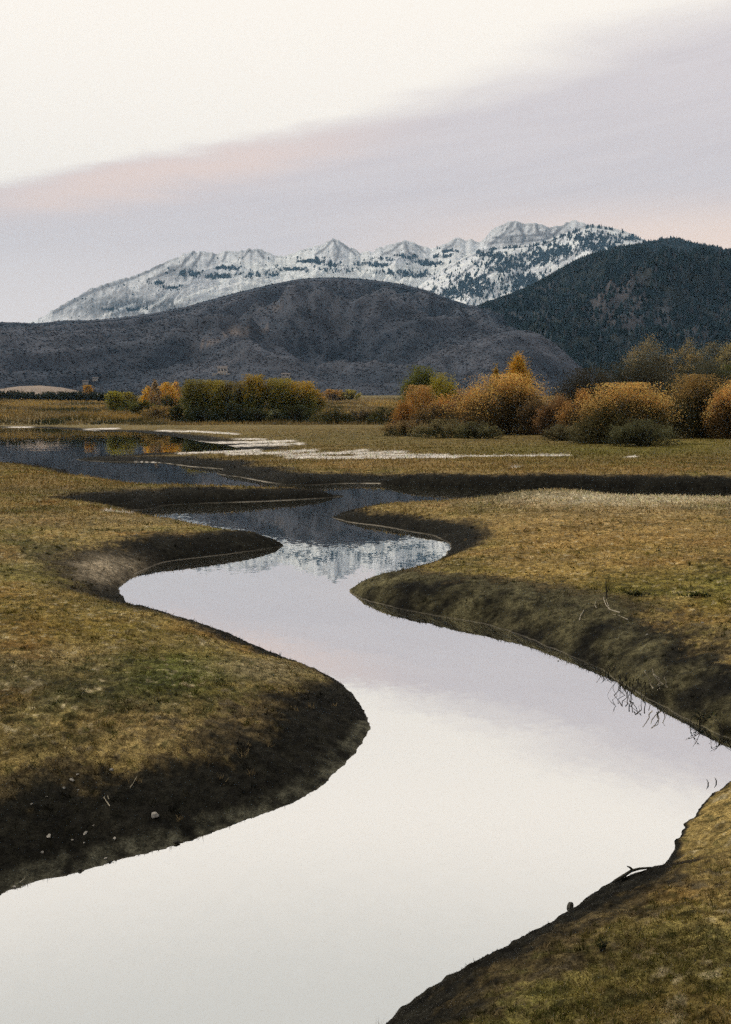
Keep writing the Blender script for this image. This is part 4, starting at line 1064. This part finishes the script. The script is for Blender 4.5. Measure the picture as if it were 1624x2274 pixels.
# taller tussocks hanging along the bank edges
n = 60000
a = rng.uniform(R(-21.5), R(21.5), n); r = 1 / rng.uniform(1 / 30, 1 / 4.2, n)
x, y = r * np.sin(a), r * np.cos(a)
s_ = gsample(SD, x, y); mu = gsample(mud_shade_f, x, y); z = gsample(GZ, x, y)
gn = fbm(x * 1.6, y * 1.6, 3, 321)
qx, qy = proj(x, y, z)
k = (s_ > 0.02) & (mu > 0.05) & (gn > 0.0) & ~((qy > 1680) & (qx > 850)) & ~((qy > 1560) & (qx < 850) & (s_ < 0.3)) & (rng.uniform(size=n) < 0.8)
x, y, z, r = x[k], y[k], z[k], r[k]; nn = len(x)
qx, qy = proj(x, y, z)
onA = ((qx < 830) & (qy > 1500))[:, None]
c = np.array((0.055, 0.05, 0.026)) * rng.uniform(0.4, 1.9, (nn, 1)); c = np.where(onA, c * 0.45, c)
blades('bank_sedge', x, y, z - 0.01, rng.uniform(0.03, 0.09, nn), np.maximum(0.006, r / 990 * 0.8), rng.uniform(0.2, 1.2, nn), c, M_GRASS, 'dark ragged sedge on the muddy bank slopes')

# ------------------------------------------------------------------ stones, clods and sticks
def stone(name, px, py, wpx, label, cat='stone', group=None, mat=None, flat=0.7, seed=0, long=1.0):
    p = hit(px, py)
    w = 0.8 * wpx / FPX * p.length
    bm = bmesh.new(); bmesh.ops.create_icosphere(bm, subdivisions=3, radius=0.5)
    rs = random.Random(seed * 7 + 1)
    ph = [rs.uniform(0, 6) for _ in range(6)]
    cuts = [(Vector((rs.gauss(0, 1), rs.gauss(0, 1), rs.gauss(0, 1))).normalized(), rs.uniform(0.30, 0.43)) for _ in range(7)]
    for v in bm.verts:
        q = v.co.copy()
        for nrm, d in cuts:                     # facets
            e = q.dot(nrm) - d
            if e > 0: q -= nrm * e * 0.9
        s = 1 + 0.07 * math.sin(q.x * 9 + ph[0]) + 0.07 * math.sin(q.y * 11 + ph[1]) + 0.05 * math.sin(q.z * 13 + ph[2])
        v.co = Vector((q.x * s * w * 1.1 * long, q.y * s * w * 0.9, q.z * s * w * flat))
    me = bpy.data.meshes.new(name); bm.to_mesh(me); bm.free()
    for pl in me.polygons: pl.use_smooth = seed % 2 == 0
    me.materials.append(mat or M_STONE)
    o = bpy.data.objects.new(name, me); COL.objects.link(o)
    o.location = p + Vector((0, 0, w * flat * 0.12)); o.rotation_euler = (rs.uniform(-.2, .2), rs.uniform(-.2, .2), rs.uniform(0, 3))
    tag(o, label, cat, group)
    return o
GS = 'pale stones on the dark left bank'
for i, (px, py, w, lab, lg) in enumerate([
        (344, 1812, 27, 'largest pale grey stone, rounded, alone on the dark left bank', 1.0),
        (247, 1711, 12, 'pale stone at the upper edge of the dark slope, just below the straw grass', 1.2),
        (172, 1720, 7, 'small stone lying left of the upper edge stone in the thin grass', 1.1),
        (160, 1733, 11, 'pale flat stone uppermost of the diagonal row on the left bank', 1.4),
        (143, 1751, 9, 'upright pale stone second in the diagonal row on the left bank', 0.9),
        (174, 1756, 6, 'tiny white chip right of the diagonal stone row', 0.7),
        (104, 1771, 6, 'tiny white chip third in the diagonal stone row', 0.8),
        (70, 1787, 7, 'small pale stone lowest in the diagonal row, nearest the left edge', 0.9),
        (109, 1858, 14, 'medium pale stone halfway down the dark slope near the left edge', 1.4),
        (190, 1851, 10, 'thin long grey stone right of the medium pale stone', 1.8),
        (208, 1834, 6, 'tiny grey stone above the thin long grey one', 1.0),
        (161, 1866, 7, 'dull grey pebble between the medium stone and the silt strip', 1.0),
        (187, 1874, 6, 'faint small pebble right of the dull grey one', 1.0),
        (255, 1863, 10, 'slanting grey stone low on the dark slope', 1.5),
        (94, 1894, 9, 'dim grey stone low on the slope just above the silt strip', 1.2),
        (235, 1907, 7, 'small pale stone lying on the silt strip by the water', 1.3),
        (33, 1970, 9, 'pale stone at the water edge in the lower left corner', 1.5)]):
    stone('bank_stone', px, py, w, lab, group=GS, seed=i, long=lg)
for i, (px, py, w, lab) in enumerate([(392, 1872, 16, 'black mud clod with a twig at the water edge of the left bank'), (178, 1933, 11, 'black mud clod at the water edge, left of the middle one'),
                                      (246, 1914, 10, 'flat black mud clod at the water edge between two others'), (468, 1846, 8, 'small dark clod farthest right on the left bank waterline')]):
    stone('mud_clod', px, py, w, lab, 'clod', 'dark clods along the waterline', M_CLOD, 0.6, 30 + i, 1.2)
stone('stump_rock', 1267, 2018, 20, 'small grey stump like rock on the crest of the near right bank', 'rock', None, mat_plain('grey_rock', (0.05, 0.048, 0.04), (0.12, 0.11, 0.095), 40.0), 1.5, 51, 0.9)
for i, (px, py, w, lab) in enumerate([(1437, 1410, 6, 'white pebble on the bare slope of the right bank'), (1240, 1468, 5, 'pale pebble at the waterline of the right bank'), (1560, 1384, 8, 'dull stone high on the right bank slope')]):
    stone('bank_stone', px, py, w, lab, seed=60 + i)

def stick(name, pix, rad, mat, label, cat='stick', lift=0.01, heights=None, extra=()):
    """a bent stem laid through picture positions; heights lift points off the ground"""
    base = hit(*pix[0])
    def place(pp, hh):
        out_ = []
        for i, q in enumerate(pp):
            if hh and hh[i] > 0:
                t = base.length / max(1e-6, np.linalg.norm(np.array([float(v) for v in ray(*q)])))
                d = np.array([float(v) for v in ray(*q)]); d = d / d[1] * base.y
                out_.append(Vector((d[0], d[1], CAM_H + d[2])))
            else:
                out_.append(hit(*q) + Vector((0, 0, lift)))
        return out_
    tb = Tubes()
    pts = place(pix, heights)
    tb.add(pts, np.linspace(rad, rad * 0.5, len(pts)), 6)
    for ex, hh in extra:
        pts = place(ex, hh); tb.add(pts, np.linspace(rad * 0.7, rad * 0.3, len(pts)), 5)
    o = tb.build(name, mat)
    # origin at its foot
    for v in o.data.vertices: v.co -= base
    o.location = base
    tag(o, label, cat)
    return o
stick('dry_stem', [(244, 1793), (237, 1783), (231, 1774), (234, 1771)], 0.0045, M_DRYSTEM, 'bent pale stem on the dark left bank slope, longest of the two in the middle', extra=[([(242, 1778), (239, 1769)], None)])
stick('dry_stem', [(289, 1753), (296, 1743), (302, 1731), (305, 1726)], 0.003, M_DRYSTEM, 'thin straight pale stem at the top of the dark left slope')
stick('dry_stem', [(44, 1965), (52, 1957), (57, 1952)], 0.003, M_DRYSTEM, 'short pale stem on the silt strip in the lower left corner')
stick('driftwood_branch', [(1366, 1961), (1385, 1945), (1402, 1934), (1420, 1929), (1446, 1930)], 0.013, M_DARKSTEM, 'dark arched driftwood branch on the crest of the near right bank', 'branch', heights=[0, 1, 1, 1, 0],
      extra=[([(1380, 1956), (1398, 1947), (1420, 1938), (1440, 1931)], [0, 1, 1, 1]), ([(1406, 1933), (1399, 1926), (1393, 1924)], [1, 1, 1])])
stick('bent_twig', [(1377, 1362), (1362, 1358), (1354, 1355), (1346, 1345), (1341, 1333), (1341, 1328)], 0.011, M_DRYSTEM, 'forked pale twig lying on the right bank slope under the dead stalk', 'twig', extra=[([(1354, 1355), (1350, 1343), (1346, 1332)], None)])
stick('bent_twig', [(1287, 1380), (1290, 1368), (1297, 1356)], 0.009, M_DRYSTEM, 'short pale twig left of the forked one on the right bank', 'twig')
stick('dead_stalk', [(1348, 1330), (1347, 1315), (1346, 1302), (1346, 1290)], 0.013, M_DARKSTEM, 'upright dark dead stalk on the right bank above the forked twig', 'stalk', heights=[0, 1, 1, 1], extra=[([(1347, 1318), (1352, 1306), (1354, 1298)], [1, 1, 1])])
stick('bent_twig', [(1325, 1352), (1321, 1345), (1324, 1338)], 0.007, M_DRYSTEM, 'tiny curled pale twig between the two larger twigs', 'twig')
stick('bent_twig', [(1395, 1378), (1376, 1369), (1360, 1366)], 0.006, M_DRYSTEM, 'faint straight pale twig lying right below the forked twig', 'twig')

def weed(name, px, py, hpx, wpx, nst, rad, mat, label, cat='weed', leafc=None, droop=0.4, seed=0):
    """tuft of thin stems rising from one spot, with small leaves when leafc is given"""
    p = hit(px, py); rs = random.Random(seed + 5)
    h, w = hpx / FPX * p.length, wpx / FPX * p.length
    root = empty(name, p); tag(root, label, cat)
    tb = Tubes(); lv = []
    for k in range(nst):
        a = rs.uniform(0, 6.28); s = rs.uniform(-0.5, 0.5) * w
        x0 = float(np.clip(rs.gauss(0, 0.2), -0.4, 0.4)) * w; hh = h * rs.uniform(0.45, 1.0)
        pts = [Vector((x0, rs.uniform(-0.1, 0.1) * w, -0.03))]
        for t in (0.35, 0.7, 1.0):
            pts.append(Vector((x0 + math.cos(a) * droop * hh * t * t + rs.gauss(0, 0.02) * h, math.sin(a) * droop * hh * t * t, hh * (t - 0.25 * droop * t * t))))
        tb.add(pts, [rad, rad * 0.85, rad * 0.6, rad * 0.3], 5)
        for t in range(7):
            q = pts[1].lerp(pts[3], rs.random()); lv.append(q + Vector((rs.gauss(0, 0.05), rs.gauss(0, 0.05), rs.gauss(0, 0.03))) * h * 0.8)
    tb.build('stems', mat, root)
    if leafc is not None:
        lv = np.array([tuple(v) for v in lv]); lv[:, 2] = np.maximum(lv[:, 2], 0.0)
        leaf_mesh('leaves', lv, np.full(len(lv), p.length / 990 * 1.0) * rng.uniform(0.6, 1.4, len(lv)), np.array(leafc) * rng.uniform(0.5, 1.4, (len(lv), 1)), root)
    return root
DG = (0.085, 0.09, 0.036)
weed('dark_tuft', 1412, 1324, 13, 70, 40, 0.003, M_DARKSTEM, 'dark tuft of weeds on the rim of the right bank beside the dead stalk', leafc=DG, seed=1)
weed('dark_tuft', 1548, 1328, 15, 92, 50, 0.003, M_DARKSTEM, 'wider dark green tuft of weeds near the right edge of the right bank', leafc=(0.085, 0.10, 0.034), seed=2)
weed('dark_tuft', 1340, 2112, 30, 20, 14, 0.0025, M_DARKSTEM, 'small dark upright weed in the turf of the near right bank', leafc=(0.022, 0.032, 0.014), seed=3)
weed('thin_weed', 1520, 1312, 36, 20, 1, 0.006, M_DARKSTEM, 'thin single weed stalk standing beside the wider dark green tuft', seed=4)
weed('shore_weed', 1352, 1497, 26, 46, 16, 0.005, M_DARKSTEM, 'fringe of dark stems at the waterline of the right bank, leftmost', seed=5, droop=0.6)
weed('shore_weed', 1385, 1518, 30, 30, 12, 0.005, M_DARKSTEM, 'tall dark stems at the waterline beside the exposed root tangle', seed=6, droop=0.5)
weed('shore_weed', 1560, 1606, 46, 80, 14, 0.005, M_DARKSTEM, 'wide spray of dark stems with leaves at the waterline near the right edge', seed=7, droop=0.8, leafc=(0.03, 0.04, 0.025))
weed('shore_weed', 1608, 1630, 40, 40, 12, 0.005, M_DARKSTEM, 'dark drooping stems at the right edge above the narrow channel', seed=8, droop=0.7)
# tangle of exposed roots hanging in the water
p = hit(1432, 1553); root = empty('root_tangle', p); tag(root, 'tangle of exposed dark roots at the water edge of the right bank', 'roots')
tb = Tubes(); tb2 = Tubes(); rs = random.Random(12)
for k in range(20):
    u = rs.uniform(-0.34, 0.42)
    q = Vector((u, -0.62 * u + rs.uniform(0.0, 0.12), 0.16 + rs.uniform(-0.05, 0.08)))
    pts = [q]
    for j in range(5):
        q = q + Vector((rs.gauss(0.0, 0.03) - 0.012, rs.gauss(-0.03, 0.02), -0.045 + rs.gauss(0, 0.025)))
        q.z = max(q.z, -0.06); pts.append(q)
    tb.add(pts, np.linspace(0.007, 0.002, 6) * rs.uniform(0.6, 1.3), 5)
tb.build('dark_roots', M_DARKSTEM, root)
for k in range(5):
    q = Vector((rs.uniform(0.05, 0.3), rs.uniform(-0.12, 0.1), 0.14)); pts = [q]
    for j in range(4):
        q = q + Vector((rs.gauss(-0.02, 0.03), rs.gauss(0, 0.02), rs.gauss(0.055, 0.02))); pts.append(q)
    tb2.add(pts, np.linspace(0.008, 0.004, 5), 5)
tb2.build('pale_roots', M_DRYSTEM, root)
# two weed tips standing out of the channel water near the right edge
for i, (px, py, lab) in enumerate([(1572, 1742, 'left one of two tiny weed tips poking out of the channel'), (1590, 1738, 'right one of two tiny weed tips poking out of the channel')]):
    x0, y0 = unproj(px, py); tb = Tubes(); tb.add([(0, 0, -0.1), (0.004, 0, 0.02), (-0.012, 0, 0.05)], [0.006, 0.006, 0.002], 5)
    o = tb.build('weed_tip', M_DARKSTEM); o.location = (x0, y0, 0); tag(o, lab, 'weed', 'weed tips in the channel')

# ------------------------------------------------------------------ far houses on the scrub hill
M_WALL = mat_plain('pale_wall', (0.40, 0.36, 0.33), (0.52, 0.47, 0.43), 0.8)
M_ROOF = mat_plain('grey_roof', (0.15, 0.13, 0.125), (0.22, 0.19, 0.18), 0.8)
M_GLASS = mat_plain('dark_window', (0.02, 0.022, 0.028), (0.03, 0.033, 0.04), 0.5, 0.2)
def box(bm, x0, x1, y0, y1, z0, z1):
    r_ = bmesh.ops.create_cube(bm, size=1.0)
    for v in r_['verts']:
        v.co = Vector((x0 if v.co.x < 0 else x1, y0 if v.co.y < 0 else y1, z0 if v.co.z < 0 else z1))
def bobj(name, bm, mat, parent):
    bmesh.ops.recalc_face_normals(bm, faces=bm.faces)
    me = bpy.data.meshes.new(name); bm.to_mesh(me); bm.free(); me.materials.append(mat)
    o = bpy.data.objects.new(name, me); COL.objects.link(o); o.parent = parent
    return o
def house(name, px, py, W, D, H, rh, label, nwin=3, terrace=True):
    m_ = (mid['T'] < 1)
    d = np.where(m_, (mid['px'] - px) ** 2 + (mid['py'] - py) ** 2, 1e9)
    k = np.unravel_index(np.argmin(d), d.shape)
    p = Vector((mid['x'][k], mid['y'][k], mid['z'][k]))
    root = empty(name, p); tag(root, label, 'house')
    bm = bmesh.new(); box(bm, -W / 2, W / 2, -D / 2, D / 2, -4, H); bobj('wall', bm, M_WALL, root)
    bm = bmesh.new(); e = 0.5
    vs_ = [bm.verts.new(v) for v in ((-W / 2 - e, -D / 2 - e, H + .02), (W / 2 + e, -D / 2 - e, H + .02), (W / 2 + e, D / 2 + e, H + .02), (-W / 2 - e, D / 2 + e, H + .02), (-W / 2 - e, 0, H + rh), (W / 2 + e, 0, H + rh))]
    for f in ((0, 1, 5, 4), (2, 3, 4, 5), (0, 4, 3), (1, 2, 5), (3, 2, 1, 0)): bm.faces.new([vs_[i] for i in f])
    bobj('roof', bm, M_ROOF, root)
    for i in range(nwin):
        x = -W / 2 + W * (i + 0.5) / nwin; ww = W / nwin * 0.28
        bm = bmesh.new(); box(bm, x - ww, x + ww, -D / 2 - 0.06, -D / 2 - 0.01, H * 0.35, H * 0.75); bobj('window', bm, M_GLASS, root)
    if terrace:
        bm = bmesh.new(); box(bm, -W * 1.0, W * 0.9, -D / 2 - 5, -D / 2 - 0.1, -6, -0.6); bobj('terrace', bm, M_WALL, root)
    return root
house('hill_house', 494, 829, 9, 7, 4.2, 2.2, 'small pale house with terrace on the scrub hill above the willow grove')
house('hill_house', 191, 850, 6, 4, 1.8, 0.7, 'tiny low pale shed above the dark hedge row', 2, False)
house('hill_house', 213, 845, 6, 4, 1.6, 0.7, 'tiny pale shed just right of and above the other shed', 2, False)
house('hill_house', 636, 836, 8, 5, 2.4, 1.2, 'pale roofed house just above the top of the willow grove', 2, False)

# ------------------------------------------------------------------ air
hz_lo, hz_hi = -2.0, 1500.0
bm = bmesh.new(); bmesh.ops.create_cube(bm, size=1.0)
for v in bm.verts:
    v.co = Vector((v.co.x * 17600, v.co.y * 17600, hz_lo if v.co.z < 0 else hz_hi))
me = bpy.data.meshes.new('haze'); bm.to_mesh(me); bm.free()
mh = bpy.data.materials.new('haze_air'); mh.use_nodes = True
gg = NG(mh.node_tree)
pv = gg.n('ShaderNodeVolumePrincipled')
pv.inputs['Color'].default_value = (0.36, 0.66, 1.0, 1)
pv.inputs['Density'].default_value = 5.0e-5
gg.link(pv.outputs[0], gg.n('ShaderNodeOutputMaterial').inputs['Volume'])
me.materials.append(mh)
haze = bpy.data.objects.new('haze', me); COL.objects.link(haze)
tag(haze, 'thin bluish evening haze over the valley', kind='stuff')
